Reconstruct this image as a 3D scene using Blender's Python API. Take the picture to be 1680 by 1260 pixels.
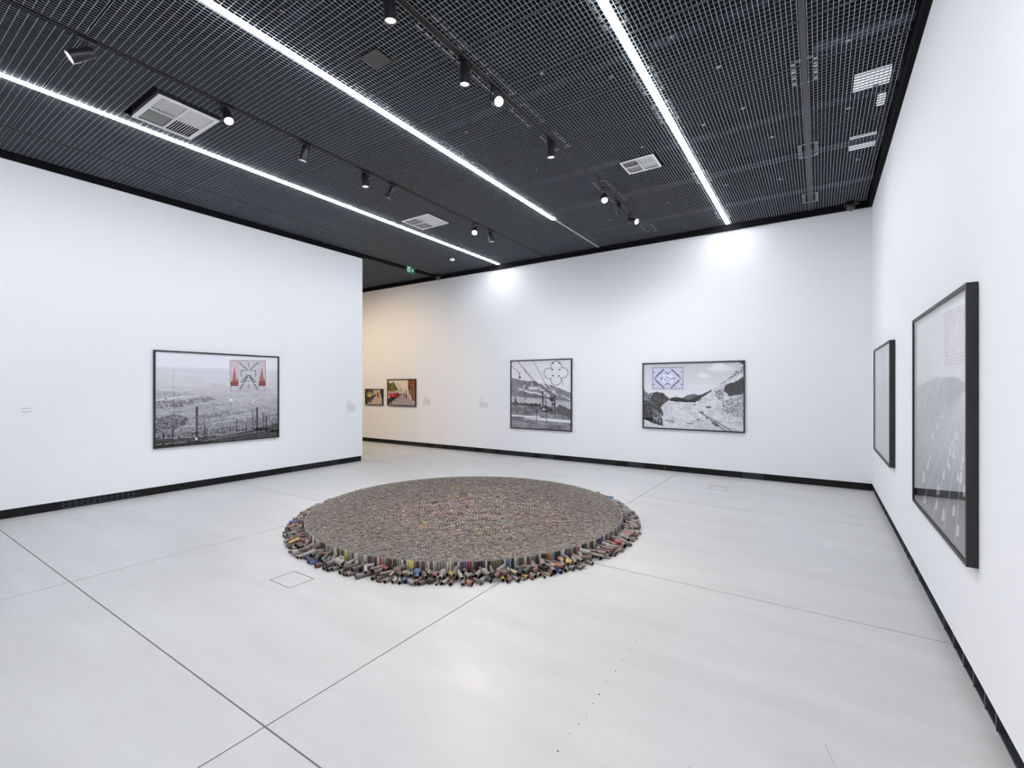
import bpy, bmesh, math, random
import numpy as np
from mathutils import Vector, Matrix

for o in list(bpy.data.objects): bpy.data.objects.remove(o)
rnd = random.Random(7)
nr = np.random.default_rng(11)
scn = bpy.context.scene
COL = scn.collection

# ------------------------------------------------------------------ camera, world, exposure, main light levels
FPX, YAW, CX, CY, CAMH = 764.945, 0.5853, 836.79, 633.63, 1.6
cd = bpy.data.cameras.new('camera'); cam = bpy.data.objects.new('camera', cd); COL.objects.link(cam)
cam.location = (0, 0, CAMH); cam.rotation_euler = (math.pi/2, 0, YAW)
cd.sensor_width = 36; cd.lens = 36*FPX/1680
cd.shift_x = (840-CX)/1680; cd.shift_y = (CY-630)/1680
cd.clip_start = .02
scn.camera = cam
scn.view_settings.view_transform = 'Standard'; scn.view_settings.look = 'None'
scn.view_settings.gamma = 1; scn.view_settings.use_curve_mapping = False
scn.view_settings.exposure = 0.0
w = bpy.data.worlds.new('world'); scn.world = w; w.use_nodes = True
w.node_tree.nodes['Background'].inputs[0].default_value = (.5, .55, .6, 1)
w.node_tree.nodes['Background'].inputs[1].default_value = 0.02
LED_EMIT = 61.0
LED_COL = (.875, .925, 1.0)
SPOT_W = 70.0

XR, YB, XL = .6738, 8.978, -8.167      # right wall, back wall, left wall
WY0, WY1 = 1.24, 6.589                  # ends of the free-standing left wall
ZW, ZC = 4.337, 4.43                    # top of the white walls, underside of the mesh ceiling
XF, YF, ZT = -13.6, -4.0, 5.6
BB = .112
FW = np.array([-math.sin(YAW), math.cos(YAW)]); RT = np.array([math.cos(YAW), math.sin(YAW)])
def to_px(x, y, z):
    d = x*FW[0]+y*FW[1]; r = x*RT[0]+y*RT[1]
    return CX+FPX*r/d, CY-FPX*(z-CAMH)/d, d

# ------------------------------------------------------------------ materials
def srgb(c):
    if isinstance(c, (int, float)): c = (c, c, c)
    return tuple(((v/12.92) if v <= .04045 else ((v+.055)/1.055)**2.4) for v in c)
def S(r, g, b): return srgb((r/255, g/255, b/255))
def mat(name, col, rough=.5, metal=0, emit=0, ecol=None, spec=.5, bump=None, var=None):
    m = bpy.data.materials.new(name); m.use_nodes = True
    nt = m.node_tree; b = nt.nodes['Principled BSDF']
    b.inputs['Base Color'].default_value = (*col, 1); b.inputs['Roughness'].default_value = rough
    b.inputs['Metallic'].default_value = metal; b.inputs['Specular IOR Level'].default_value = spec
    if emit:
        b.inputs['Emission Color'].default_value = (*(ecol or col), 1); b.inputs['Emission Strength'].default_value = emit
    if var or bump:
        geo = nt.nodes.new('ShaderNodeNewGeometry')
        nz = nt.nodes.new('ShaderNodeTexNoise'); nt.links.new(geo.outputs['Position'], nz.inputs['Vector'])
    if var:
        sc, amt = var; nz.inputs['Scale'].default_value = sc; nz.inputs['Detail'].default_value = 4
        mx = nt.nodes.new('ShaderNodeMix'); mx.data_type = 'RGBA'
        mx.inputs[6].default_value = (*[c*(1-amt) for c in col], 1); mx.inputs[7].default_value = (*[min(1, c*(1+amt)) for c in col], 1)
        nt.links.new(nz.outputs['Fac'], mx.inputs[0]); nt.links.new(mx.outputs[2], b.inputs['Base Color'])
    if bump:
        sc, st = bump; n2 = nt.nodes.new('ShaderNodeTexNoise'); n2.inputs['Scale'].default_value = sc; n2.inputs['Detail'].default_value = 3
        nt.links.new(geo.outputs['Position'], n2.inputs['Vector'])
        bp = nt.nodes.new('ShaderNodeBump'); bp.inputs['Strength'].default_value = st; bp.inputs['Distance'].default_value = .002
        nt.links.new(n2.outputs['Fac'], bp.inputs['Height']); nt.links.new(bp.outputs['Normal'], b.inputs['Normal'])
    return m
def attr_mat(name, rough=.5, metal=0, spec=.5):
    m = mat(name, (1, 1, 1), rough, metal, spec=spec); nt = m.node_tree
    a = nt.nodes.new('ShaderNodeAttribute'); a.attribute_name = 'col'
    nt.links.new(a.outputs['Color'], nt.nodes['Principled BSDF'].inputs['Base Color']); return m
M = {}
M['wall'] = mat('wall_paint', (.87, .87, .88), .7, spec=.25, bump=(300, .08), var=(1.2, .01))
M['black'] = mat('black_trim', (.008, .008, .009), .9, spec=.1)
M['plinth'] = mat('plinth_black', (.010, .010, .010), .5, spec=.2, var=(9, .3))
M['plinth2'] = mat('plinth_steel', (.035, .038, .044), .5, spec=.25, metal=.2, var=(14, .25))
M['plenum'] = mat('plenum_dark', (.010, .011, .013), .9)
M['galv'] = mat('mesh_bar_dark_flank', (.062, .072, .085), .42, metal=.5, var=(25, .10))  # bar flanks: shade painted into the steel colour
M['galv_edge'] = mat('mesh_bar_bare_edge', (.66, .72, .78), .5, metal=.2, var=(25, .10))  # bar undersides: floor light painted into the same steel
M['galv2'] = mat('galvanised_bracket', (.80, .83, .86), .4, metal=.1, var=(60, .3))
M['channel'] = mat('steel_channel', (.16, .19, .22), .45, metal=.3, var=(12, .2))
M['rail'] = mat('rail_grey', (.11, .11, .115), .35, metal=.5)
M['track'] = mat('track_black', (.05, .048, .045), .3, metal=.4)
M['spot'] = mat('spotlight_black', (.010, .010, .012), .35)
M['white_metal'] = mat('white_enamel', (.92, .92, .92), .35)
M['vent_dark'] = mat('vent_cavity', (.02, .02, .022), .8)
M['frame'] = mat('frame_black_wood', (.018, .017, .017), .45, var=(7, .5), bump=(90, .3))
M['backing'] = mat('frame_backing', (.3, .29, .27), .8)
M['print'] = attr_mat('photo_print', .6, spec=.12)
M['paint'] = attr_mat('worn_metal', .5, metal=.15)
M['grey_box'] = mat('speaker_grey', (.075, .07, .07), .5)
M['green'] = mat('sign_green', (.0, .19, .105), .4, emit=.10, ecol=(.0, .3, .16))
M['sign_white'] = mat('sign_white', (.8, .85, .82), .4, emit=.25)
M['lens_dim'] = mat('lens_dim', (.8, .8, .8), .3, emit=1.5, ecol=(1, .98, .94))
M['lens'] = mat('lens_lit', (1, 1, 1), .3, emit=25, ecol=(1, .93, .84))
M['led'] = mat('led_diffuser', (1, 1, 1), .4, emit=LED_EMIT, ecol=LED_COL)
M['led_off'] = mat('led_diffuser_unlit', (.75, .76, .78), .4)
M['panel_lit'] = mat('backlit_panel', (.8, .8, .8), .4, emit=.9, ecol=(.9, .93, 1))  # white panels above the mesh, glow added to keep them bright
M['text'] = mat('vinyl_text', (.30, .30, .33), .6)
M['text_dark'] = mat('vinyl_text_dark', (.12, .12, .14), .6)
M['steel'] = mat('hatch_steel', (.30, .28, .26), .4, metal=.4)
M['joint'] = mat('joint_sealant', (.10, .09, .08), .8)
M['red'] = mat('cable_red', (.28, .05, .03), .5)
M['blue'] = mat('cable_blue', (.05, .07, .2), .5)
M['cream'] = mat('cream_strip', (.8, .72, .6), .4, emit=.5, ecol=(1, .85, .65))
# glass pane: real two-sided reflection by angle over a clear pane
g = bpy.data.materials.new('glazing'); g.use_nodes = True; nt = g.node_tree; nt.nodes.clear()
out = nt.nodes.new('ShaderNodeOutputMaterial'); mx = nt.nodes.new('ShaderNodeMixShader'); fr = nt.nodes.new('ShaderNodeFresnel')
fr.inputs['IOR'].default_value = 1.6
tr = nt.nodes.new('ShaderNodeBsdfTransparent'); gl = nt.nodes.new('ShaderNodeBsdfGlossy'); gl.inputs['Roughness'].default_value = .01
gb = nt.nodes.new('ShaderNodeNewGeometry'); mm = nt.nodes.new('ShaderNodeMath'); mm.operation = 'MULTIPLY_ADD'; mm.inputs[1].default_value = -1; mm.inputs[2].default_value = 1
nt.links.new(gb.outputs['Backfacing'], mm.inputs[0]); mf = nt.nodes.new('ShaderNodeMath'); mf.operation = 'MULTIPLY'
a1 = nt.nodes.new('ShaderNodeMath'); a1.operation = 'ADD'; a1.inputs[1].default_value = 1; nt.links.new(fr.outputs[0], a1.inputs[0])   # both faces of the pane: 2R/(1+R)
a2 = nt.nodes.new('ShaderNodeMath'); a2.operation = 'DIVIDE'; nt.links.new(fr.outputs[0], a2.inputs[0]); nt.links.new(a1.outputs[0], a2.inputs[1])
a3 = nt.nodes.new('ShaderNodeMath'); a3.operation = 'MULTIPLY'; a3.inputs[1].default_value = 2; nt.links.new(a2.outputs[0], a3.inputs[0])
nt.links.new(mm.outputs[0], mf.inputs[0]); nt.links.new(a3.outputs[0], mf.inputs[1])
nt.links.new(mf.outputs[0], mx.inputs[0]); nt.links.new(tr.outputs[0], mx.inputs[1]); nt.links.new(gl.outputs[0], mx.inputs[2]); nt.links.new(mx.outputs[0], out.inputs[0])
M['glass'] = g
g2_ = bpy.data.materials.new('clear_glass'); g2_.use_nodes = True; nt = g2_.node_tree; nt.nodes.clear()
out = nt.nodes.new('ShaderNodeOutputMaterial'); tr = nt.nodes.new('ShaderNodeBsdfTransparent'); nt.links.new(tr.outputs[0], out.inputs[0])
M['clear'] = g2_
# concrete floor: pale grey, faint streaks, patches of wear, satin sheen
fm = mat('polished_concrete', (.64, .64, .64), .38, spec=.45); nt = fm.node_tree; b = nt.nodes['Principled BSDF']
geo = nt.nodes.new('ShaderNodeNewGeometry')
def noise(scale, detail=3, vec=None, rough=.5):
    n = nt.nodes.new('ShaderNodeTexNoise'); n.inputs['Scale'].default_value = scale; n.inputs['Detail'].default_value = detail; n.inputs['Roughness'].default_value = rough
    nt.links.new(vec or geo.outputs['Position'], n.inputs['Vector']); return n
mp = nt.nodes.new('ShaderNodeMapping'); mp.inputs['Scale'].default_value = (1, 3.5, 1); mp.inputs['Rotation'].default_value = (0, 0, .25)
nt.links.new(geo.outputs['Position'], mp.inputs['Vector'])
n1 = noise(.9, 5, mp.outputs[0], .6); n2 = noise(45, 2)
r1 = nt.nodes.new('ShaderNodeValToRGB'); r1.color_ramp.elements[0].position = .3; r1.color_ramp.elements[1].position = .72
r1.color_ramp.elements[0].color = (.545, .530, .515, 1); r1.color_ramp.elements[1].color = (.615, .603, .590, 1)
nt.links.new(n1.outputs['Fac'], r1.inputs[0])
vo = nt.nodes.new('ShaderNodeTexVoronoi'); vo.inputs['Scale'].default_value = 2.3; nt.links.new(geo.outputs['Position'], vo.inputs['Vector'])
lt = nt.nodes.new('ShaderNodeMath'); lt.operation = 'LESS_THAN'; lt.inputs[1].default_value = .014; nt.links.new(vo.outputs['Distance'], lt.inputs[0])
ms = nt.nodes.new('ShaderNodeMix'); ms.data_type = 'RGBA'; ms.inputs[7].default_value = (.36, .35, .34, 1)
nt.links.new(lt.outputs[0], ms.inputs[0]); nt.links.new(r1.outputs[0], ms.inputs[6]); nt.links.new(ms.outputs[2], b.inputs['Base Color'])
mr = nt.nodes.new('ShaderNodeMapRange'); mr.inputs['To Min'].default_value = .22; mr.inputs['To Max'].default_value = .42
nt.links.new(n1.outputs['Fac'], mr.inputs['Value'])
v2 = nt.nodes.new('ShaderNodeTexVoronoi'); v2.distance = 'MANHATTAN'; v2.inputs['Scale'].default_value = 1.4; nt.links.new(mp.outputs[0], v2.inputs['Vector'])
sx = nt.nodes.new('ShaderNodeSeparateColor'); nt.links.new(v2.outputs['Color'], sx.inputs[0])
ra = nt.nodes.new('ShaderNodeMath'); ra.operation = 'MULTIPLY_ADD'; ra.inputs[1].default_value = .10; nt.links.new(sx.outputs[0], ra.inputs[0]); nt.links.new(mr.outputs[0], ra.inputs[2])
nt.links.new(ra.outputs[0], b.inputs['Roughness'])
bp = nt.nodes.new('ShaderNodeBump'); bp.inputs['Strength'].default_value = .05; bp.inputs['Distance'].default_value = .002
nt.links.new(n2.outputs['Fac'], bp.inputs['Height']); nt.links.new(bp.outputs['Normal'], b.inputs['Normal'])
M['floor'] = fm

# ------------------------------------------------------------------ mesh helpers
BOXF = [(0, 3, 2, 1), (4, 5, 6, 7), (0, 1, 5, 4), (1, 2, 6, 5), (2, 3, 7, 6), (3, 0, 4, 7)]
class MB:
    def __init__(s): s.v = []; s.f = []; s.c = []; s.mi = []
    def box(s, x0, y0, z0, x1, y1, z1, c=None, mi=0):
        n = len(s.v)
        s.v += [(x0, y0, z0), (x1, y0, z0), (x1, y1, z0), (x0, y1, z0), (x0, y0, z1), (x1, y0, z1), (x1, y1, z1), (x0, y1, z1)]
        s.f += [tuple(n+i for i in q) for q in BOXF]; s.c += [c]*6; s.mi += [mi]*6; return s
    def poly(s, pts, c=None, mi=0):
        n = len(s.v); s.v += [tuple(p) for p in pts]; s.f.append(tuple(range(n, n+len(pts)))); s.c.append(c); s.mi.append(mi); return s
    def add(s, V, F, c=None, mi=0, mtx=None):
        n = len(s.v)
        s.v += [tuple(mtx @ Vector(p)) for p in V] if mtx is not None else [tuple(p) for p in V]
        for k, q in enumerate(F):
            s.f.append(tuple(n+i for i in q)); s.c.append(c[k] if isinstance(c, list) else c); s.mi.append(mi)
        return s
    def sweep(s, path, rads, seg=10, ri=None, c=None, ci=None, mi=0, caps=True, dmax=1.):
        """hollow (ri given) or solid tube through path points"""
        P = [Vector(p) for p in path]; n0 = len(s.v); rings = []
        for i, p in enumerate(P):
            t = (P[min(i+1, len(P)-1)]-P[max(i-1, 0)]).normalized()
            up = Vector((0, 0, 1)) if abs(t.z) < .9 else Vector((1, 0, 0))
            a = t.cross(up).normalized(); bb = t.cross(a).normalized()
            ring = []
            for k in range(seg):
                th = 2*math.pi*k/seg; r = rads[i]
                ring.append(len(s.v)); s.v.append(tuple(p+a*math.cos(th)*r+bb*math.sin(th)*r))
            rings.append((ring, t, a, bb, p))
        for i in range(len(P)-1):
            A, B = rings[i][0], rings[i+1][0]
            for k in range(seg):
                s.f.append((A[k], B[k], B[(k+1) % seg], A[(k+1) % seg])); s.c.append(c); s.mi.append(mi)
        for e, idx in ((0, 0), (1, len(P)-1)):
            ring, t, a, bb, p = rings[idx]
            if ri is None:
                if caps: s.f.append(tuple(ring if e == 0 else ring[::-1])); s.c.append(c); s.mi.append(mi)
            else:
                f = ri/max(rads) * rads[idx]; inn = []; dp = []; dd = min(rads[idx]*1.6, .4*sum((P[q+1]-P[q]).length for q in range(len(P)-1)), dmax)
                sgn = 1 if e == 0 else -1
                for k in range(seg):
                    th = 2*math.pi*k/seg
                    q = a*math.cos(th)*f+bb*math.sin(th)*f
                    inn.append(len(s.v)); s.v.append(tuple(p+q))
                for k in range(seg):
                    th = 2*math.pi*k/seg
                    q = a*math.cos(th)*f+bb*math.sin(th)*f
                    dp.append(len(s.v)); s.v.append(tuple(p+q+t*sgn*dd))
                for k in range(seg):
                    k2 = (k+1) % seg
                    q1 = (ring[k], ring[k2], inn[k2], inn[k]); q2 = (inn[k], inn[k2], dp[k2], dp[k])
                    if e: q1 = q1[::-1]; q2 = q2[::-1]
                    s.f += [q1, q2]; s.c += [c, ci or c]; s.mi += [mi, mi]
                s.f.append(tuple(dp if e == 0 else dp[::-1])); s.c.append((.01, .01, .01)); s.mi.append(mi)
        return s
    def mesh(s, name, mats, smooth=False):
        me = bpy.data.meshes.new(name); me.from_pydata(s.v, [], s.f)
        for m in (mats if isinstance(mats, (list, tuple)) else [mats]): me.materials.append(M[m])
        if any(s.mi): me.polygons.foreach_set('material_index', s.mi)
        if any(c is not None for c in s.c):
            at = me.color_attributes.new('col', 'FLOAT_COLOR', 'CORNER')
            arr = np.concatenate([np.tile(np.array([*(c or (.5, .5, .5)), 1.]), (len(f), 1)) for c, f in zip(s.c, s.f)])
            at.data.foreach_set('color', arr.ravel().astype(np.float32))
        if smooth: me.shade_smooth()
        me.update(); return me
    def obj(s, name, mats, parent=None, loc=None, smooth=False):
        return link(name, s.mesh(name, mats, smooth), parent, loc)
def link(name, me, parent=None, loc=None):
    o = bpy.data.objects.new(name, me); COL.objects.link(o)
    if parent is not None: o.parent = parent
    if loc is not None: o.location = loc
    return o
def thing(name, label, cat, loc=(0, 0, 0), group=None, rot=None):
    o = bpy.data.objects.new(name, None); o.empty_display_size = .1; COL.objects.link(o); o.location = loc
    if rot is not None: o.rotation_euler = rot
    return tag(o, label, cat, group)
def tag(o, label, cat, group=None, kind=None):
    if label: o['label'] = label
    if cat: o['category'] = cat
    if group: o['group'] = group
    if kind: o['kind'] = kind
    return o
def struct(o, label=None): o['kind'] = 'structure'; return tag(o, label, 'room part') if label else o
def child_box(name, m, parent, x0, y0, z0, x1, y1, z1): return MB().box(x0, y0, z0, x1, y1, z1).obj(name, m, parent)

# ------------------------------------------------------------------ floor slabs
fl = MB().box(XF-.3, YF-.3, -.08, XR+.3, YB+.3, -.012).obj('floor', 'joint')
struct(fl, 'pale grey polished concrete floor in large slabs')
xs = [XF-.3, -10.95, -8.03, -5.10, -2.17, XR+.3]; ys = [YF-.3, -1.55, 1.19, 3.93, 6.69, YB+.3]; gp = .0040
H1 = (-3.785, 2.11, -3.495, 2.335); H2 = (-1.455, 7.77, -1.185, 8.05)
for i in range(len(xs)-1):
    for j in range(len(ys)-1):
        x0, x1, y0, y1 = xs[i]+gp, xs[i+1]-gp, ys[j]+gp, ys[j+1]-gp
        m = MB(); cut = None
        for h in (H1, H2):
            if x0 < h[0] < x1 and y0 < h[1] < y1: cut = h
        if cut:
            a, b_, c_, d_ = cut
            m.box(x0, y0, -.012, a, y1, 0).box(c_, y0, -.012, x1, y1, 0).box(a, y0, -.012, c_, b_, 0).box(a, d_, -.012, c_, y1, 0)
        else: m.box(x0, y0, -.012, x1, y1, 0)
        m.obj('floor_slab', 'floor', fl)
for h, lb in ((H1, 'small square floor hatch with a dark metal rim in front of the pipe disc'), (H2, 'small square floor hatch with a dark metal rim near the far back wall')):
    t = thing('floor_hatch', lb, 'floor hatch', (0, 0, 0), 'floor hatches')
    a, b_, c_, d_ = h; r = .008
    MB().box(a+.002, b_+.002, -.011, c_-.002, b_+r, .001).box(a+.002, d_-r, -.011, c_-.002, d_-.002, .001).box(a+.002, b_+r, -.011, a+r, d_-r, .001).box(c_-r, b_+r, -.011, c_-.002, d_-r, .001).obj('rim', 'steel', t)
    child_box('hatch_cover', 'floor', t, a+r+.002, b_+r+.002, -.011, c_-r-.002, d_-r-.002, -.0005)
# row of old drill holes filled dark
for y in (3.216, 3.1, 3.002, 2.87, 2.761, 2.63, 2.51, 2.39, 2.273, 2.19, 2.103, 2.02, 1.942, 1.819, 1.66):
    x = -.952+rnd.uniform(-.006, .006); r = rnd.uniform(.003, .006)
    MB().poly([(x+r*math.cos(a*math.pi/3), y+r*math.sin(a*math.pi/3), .0006) for a in range(6)]).obj('drill_hole', 'joint', fl)
def scratch(pts, wd):
    m = MB()
    for (xa, ya), (xb, yb) in zip(pts[:-1], pts[1:]):
        d = Vector((xb-xa, yb-ya)); n = Vector((-d.y, d.x)).normalized()*wd
        m.poly([(xa-n.x, ya-n.y, .0006), (xb-n.x, yb-n.y, .0006), (xb+n.x, yb+n.y, .0006), (xa+n.x, ya+n.y, .0006)])
    m.obj('scratch', 'steel', fl)
scratch([(.02, 2.52), (.06, 2.38), (.085, 2.28)], .0012)
scratch([(-.45, 2.05), (-.5, 1.98), (-.51, 1.93)], .0012)

# ------------------------------------------------------------------ walls
def wall(name, x0, y0, x1, y1, rec, label):
    """white wall body above the recessed plinth, dark plenum wall above it. rec = (dx0,dy0,dx1,dy1) recess of the plinth faces"""
    o = MB().box(x0, y0, BB, x1, y1, ZW).obj(name, 'wall'); struct(o, label)
    MB().box(x0+rec[0], y0+rec[1], ZW, x1+rec[2], y1+rec[3], ZT).obj('upper_wall', 'plenum', o)
    MB().box(x0+rec[0], y0+rec[1], 0, x1+rec[2], y1+rec[3], BB).obj('wall_foot', 'plinth', o)
    return o
T = .3
wr = wall('wall_right', XR, YF, XR+T, YB+T, (.055, 0, 0, 0), 'white wall on the right, very close, running to the back corner')
wb = wall('wall_back', XF-T, YB, XR, YB+T, (0, .03, 0, 0), 'long white back wall, warm lit at its left end')
wl = wall('wall_left', XL-.45, WY0, XL, WY1, (.02, .02, -.02, -.02), 'free-standing white partition wall on the left')
wf = wall('wall_front', XF-T, YF-T, XR+T, YF, (0, 0, 0, -.02), 'white wall behind the viewer')
wo = wall('wall_far', XF-T, YF, XF, YB, (0, 0, -.02, 0), 'white outer wall of the next room')
sl = MB().box(XF-T, YF-T, ZT, XR+T, YB+T, ZT+.1).obj('slab', 'plenum'); sl.name = 'ceiling_slab'; struct(sl, 'dark structural slab above the mesh ceiling')

# plinth panels and slotted vents, set in the wall foot recess
def grille(m, a0, a1, put, n=17, f=0):
    """two rows of slots between a0 and a1 along the wall; put(a_lo, a_hi, z_lo, z_hi)"""
    for z0, z1 in ((.006, .022), (.052, .064), (.098, .108)): put(m, a0, a1, z0, z1)
    st = (a1-a0)/n
    for k in range(n+1):
        a = a0+k*st; put(m, a-.011, a+.011, .022, .052); put(m, a-.011, a+.011, .064, .098)
def plinth_run(root, axis, face, out_dir, segs):
    """segs: list of (a0,a1,type). face: coordinate of recess face; out_dir: +1/-1 towards room"""
    for a0, a1, ty in segs:
        m = MB()
        def put(mm, lo, hi, z0, z1, dep=.010, off=.0):
            f0 = face+out_dir*off; f1 = face+out_dir*(off+dep)
            q0, q1 = min(f0, f1), max(f0, f1)
            lo2, hi2 = max(lo, a0), min(hi, a1)
            if axis == 'y': mm.box(q0, lo2, z0, q1, hi2, z1)
            else: mm.box(lo2, q0, z0, hi2, q1, z1)
        if ty == 'slot':
            grille(m, a0+.01, a1-.01, put, n=max(6, int((a1-a0)/.06))); m.obj('vent_grille', 'plinth2', root)
        elif ty == 'panel':
            put(m, a0+.002, a1-.002, .004, BB-.004); m.obj('plinth_panel', 'plinth', root)
        elif ty == 'rib':
            put(m, a0, a1, .003, BB-.002, .045); m.obj('plinth_rib', 'rail', root)
        elif ty == 'strip':
            put(m, a0, a1, .001, .014, .04); m.obj('floor_strip', 'plinth2', root)
        elif ty == 'sock':
            c = (a0+a1)/2; put(m, a0+.002, a1-.002, .004, BB-.004); put(m, c-.05, c-.01, .03, .08, .008, .012); put(m, c+.01, c+.05, .03, .08, .008, .012)
            m.obj('socket_panel', 'plinth2', root)
def segs_from(lo, hi, slots, socks=(), step=.62):
    out = []; a = lo
    marks = sorted([(s0, s1, 'slot') for s0, s1 in slots]+[(c-.16, c+.16, 'sock') for c in socks])
    for s0, s1, ty in marks+[(hi, hi, None)]:
        while a < s0-.01:
            e = min(s0, a+step)
            if s0-e < .15: e = s0
            out.append((a, e, 'panel')); a = e
        if ty: out.append((s0, s1, ty)); a = s1
    return out
bl = struct(thing('baseboard_left', None, None)); bl['kind'] = 'structure'
plinth_run(bl, 'y', XL-.02, 1, segs_from(WY0+.03, WY1-.03, [(1.83, 2.6), (5.0, 6.0)], (), 1.2))
bbk = thing('baseboard_back', None, None); bbk['kind'] = 'structure'
plinth_run(bbk, 'x', YB+.03, -1, segs_from(XF+.05, XR-.02, [(-9.75, -8.6), (-7.85, -7.0), (-6.25, -5.33), (-4.43, -3.41)], (-6.55, -5.0, -3.0, -.95, -8.2), .62))
MB().box(-2.45, YB+.006, .03, -2.44, YB+.012, .08).obj('red_cable', 'red', bbk)
MB().box(-2.28, YB+.006, .02, -2.27, YB+.012, .07).obj('blue_cable', 'blue', bbk)
brt = thing('baseboard_right', None, None); brt['kind'] = 'structure'
sg = [(YF+.1, 1.2, 'panel'), (1.2, 3.02, 'slot'), (4.15, 5.0, 'slot'), (5.9, 7.0, 'slot')]
sg += [(y, y+.012, 'rib') for y in (3.04, 3.217, 3.423, 3.63, 3.864, 4.122, 5.05, 5.25, 5.45, 5.66, 5.86, 7.05, 7.4, 7.72, 8.1, 8.5)]
plinth_run(brt, 'y', XR+.055, -1, sg)
plinth_run(brt, 'y', XR+.055, -1, [(YF+.1, YB-.05, 'strip')])
# black trim between white wall and mesh
trims = [('trim_1', XR-.045, YF, ZW, XR, YB, ZC+.05), ('trim_2', XF, YB-.06, ZW, XR-.045, YB, ZC+.05),
         ('trim_3', XL-.45, WY0-.03, ZW, XL+.03, WY1+.03, ZC+.05), ('trim_4', XL-.09, WY1+.03, ZC-.035, XL+.03, YB-.045, ZC+.05),
         ('trim_5', XF, YF, ZW, XR-.045, YF+.045, ZC+.05), ('trim_6', XF, YF+.045, ZW, XF+.045, YB-.045, ZC+.05)]
for n, *bx in trims: struct(MB().box(*bx).obj(n, 'black'))
o = MB().box(XL-.135, WY1+.05, ZC-.02, XL-.115, YB-.1, ZC+.03).obj('light_gap_strip', 'cream')
tag(o, 'thin cream strip at the ceiling beside the exit sign beam', 'light strip')

# ------------------------------------------------------------------ mesh ceiling
ceil = thing('ceiling', 'open dark galvanised mesh panels with technical space above', 'ceiling'); ceil['kind'] = 'structure'
XJ = [XF+.05, -12.3, -11.05, -9.8, -8.6, -7.4, -6.18, -4.955, -3.745, -2.56, -1.33, -.11, XR-.05]
YJ = [YF+.05, -2.36, -.56, 1.24, 3.05, 3.65, 4.25, 4.85, 6.15, 6.75, 8.35, YB-.05]
PX, PY, BW, BH = .034, .050, .0015, .018
VENTS = [(-5.93, 1.86, -5.26, 2.40), (-5.96, 5.63, -5.34, 6.14), (-2.11, 5.69, -1.685, 6.06)]
SPK = (-3.285, 2.63, -3.085, 2.81)
CUTS = [(v[0]-.02, v[1]-.02, v[2]+.02, v[3]+.02) for v in VENTS]+[(SPK[0], SPK[1], SPK[2], SPK[3])]
CUTS[0] = (VENTS[0][0]-.06, VENTS[0][1]-.05, VENTS[0][2]+.01, VENTS[0][3]+.02)
cache = {}
def split(a, lo, hi, cuts, ax):
    """pieces of the line at coordinate a (other axis from lo to hi) left after cuts"""
    pc = [(lo, hi)]
    for c in cuts:
        c0, c1, d0, d1 = (c[0], c[2], c[1], c[3]) if ax == 'x' else (c[1], c[3], c[0], c[2])
        if c0 < a < c1:
            nw = []
            for p, q in pc:
                if q <= d0 or p >= d1: nw.append((p, q)); continue
                if p < d0: nw.append((p, d0))
                if q > d1: nw.append((d1, q))
            pc = nw
    return pc
def panel(x0, y0, x1, y1, gx, gy):
    w_, h_ = x1-x0-2*gx, y1-y0-2*gy; ox, oy = x0+gx, y0+gy
    cuts = [(c[0]-ox, c[1]-oy, c[2]-ox, c[3]-oy) for c in CUTS if c[0] < x1 and c[2] > x0 and c[1] < y1 and c[3] > y0]
    key = (round(w_, 3), round(h_, 3))
    if cuts or key not in cache:
        m = MB(); nx = max(1, round(w_/PX)); ny = max(1, round(h_/PY))
        for i in range(nx+1):
            x = w_*i/nx
            for p, q in split(x, 0, h_, cuts, 'x'): m.box(x-BW, p, 0, x+BW, q, BH)
        for j in range(ny+1):
            y = h_*j/ny
            for p, q in split(y, 0, w_, cuts, 'y'): m.box(p, y-.001, .0004, q, y+.001, .009)
        m.mi = [1 if k % 6 == 0 else 0 for k in range(len(m.f))]  # undersides get the painted lit tone, all other faces the shaded one
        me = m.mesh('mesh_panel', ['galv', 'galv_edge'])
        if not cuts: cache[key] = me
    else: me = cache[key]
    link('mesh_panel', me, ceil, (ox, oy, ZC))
for i in range(len(XJ)-1):
    for j in range(len(YJ)-1):
        x0, x1, y0, y1 = XJ[i], XJ[i+1], YJ[j], YJ[j+1]
        if x0 >= -8.65 and x1 <= XL+.8 and False: continue
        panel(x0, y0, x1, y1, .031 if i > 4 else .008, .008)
# technical space: steel channels, ducts, cable tray above the mesh
for k, (y, z) in enumerate([(-1.6, 4.6), (.2, 4.6), (2.2, 4.6), (4.15, 4.6), (6.02, 4.6), (7.16, 4.6), (8.5, 4.6)]):
    MB().box(XF+.1, y-.035, z, XR-.02, y-.028, z+.04).box(XF+.1, y+.028, z, XR-.02, y+.035, z+.04).box(XF+.1, y-.028, z+.03, XR-.02, y+.028, z+.04).obj('steel_channel', 'channel', ceil)
MB().box(-.05, 4.93, 4.62, XR, 5.05, 4.70).box(-.05, 5.08, 4.58, XR, 5.11, 4.66).obj('cable_tray', 'channel', ceil)
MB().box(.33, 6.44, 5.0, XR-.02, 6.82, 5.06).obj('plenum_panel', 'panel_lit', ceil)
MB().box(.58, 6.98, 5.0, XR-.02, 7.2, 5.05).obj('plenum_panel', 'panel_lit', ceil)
MB().box(.36, 8.02, 5.0, XR-.02, 8.35, 5.06).obj('plenum_panel', 'panel_lit', ceil)
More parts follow.
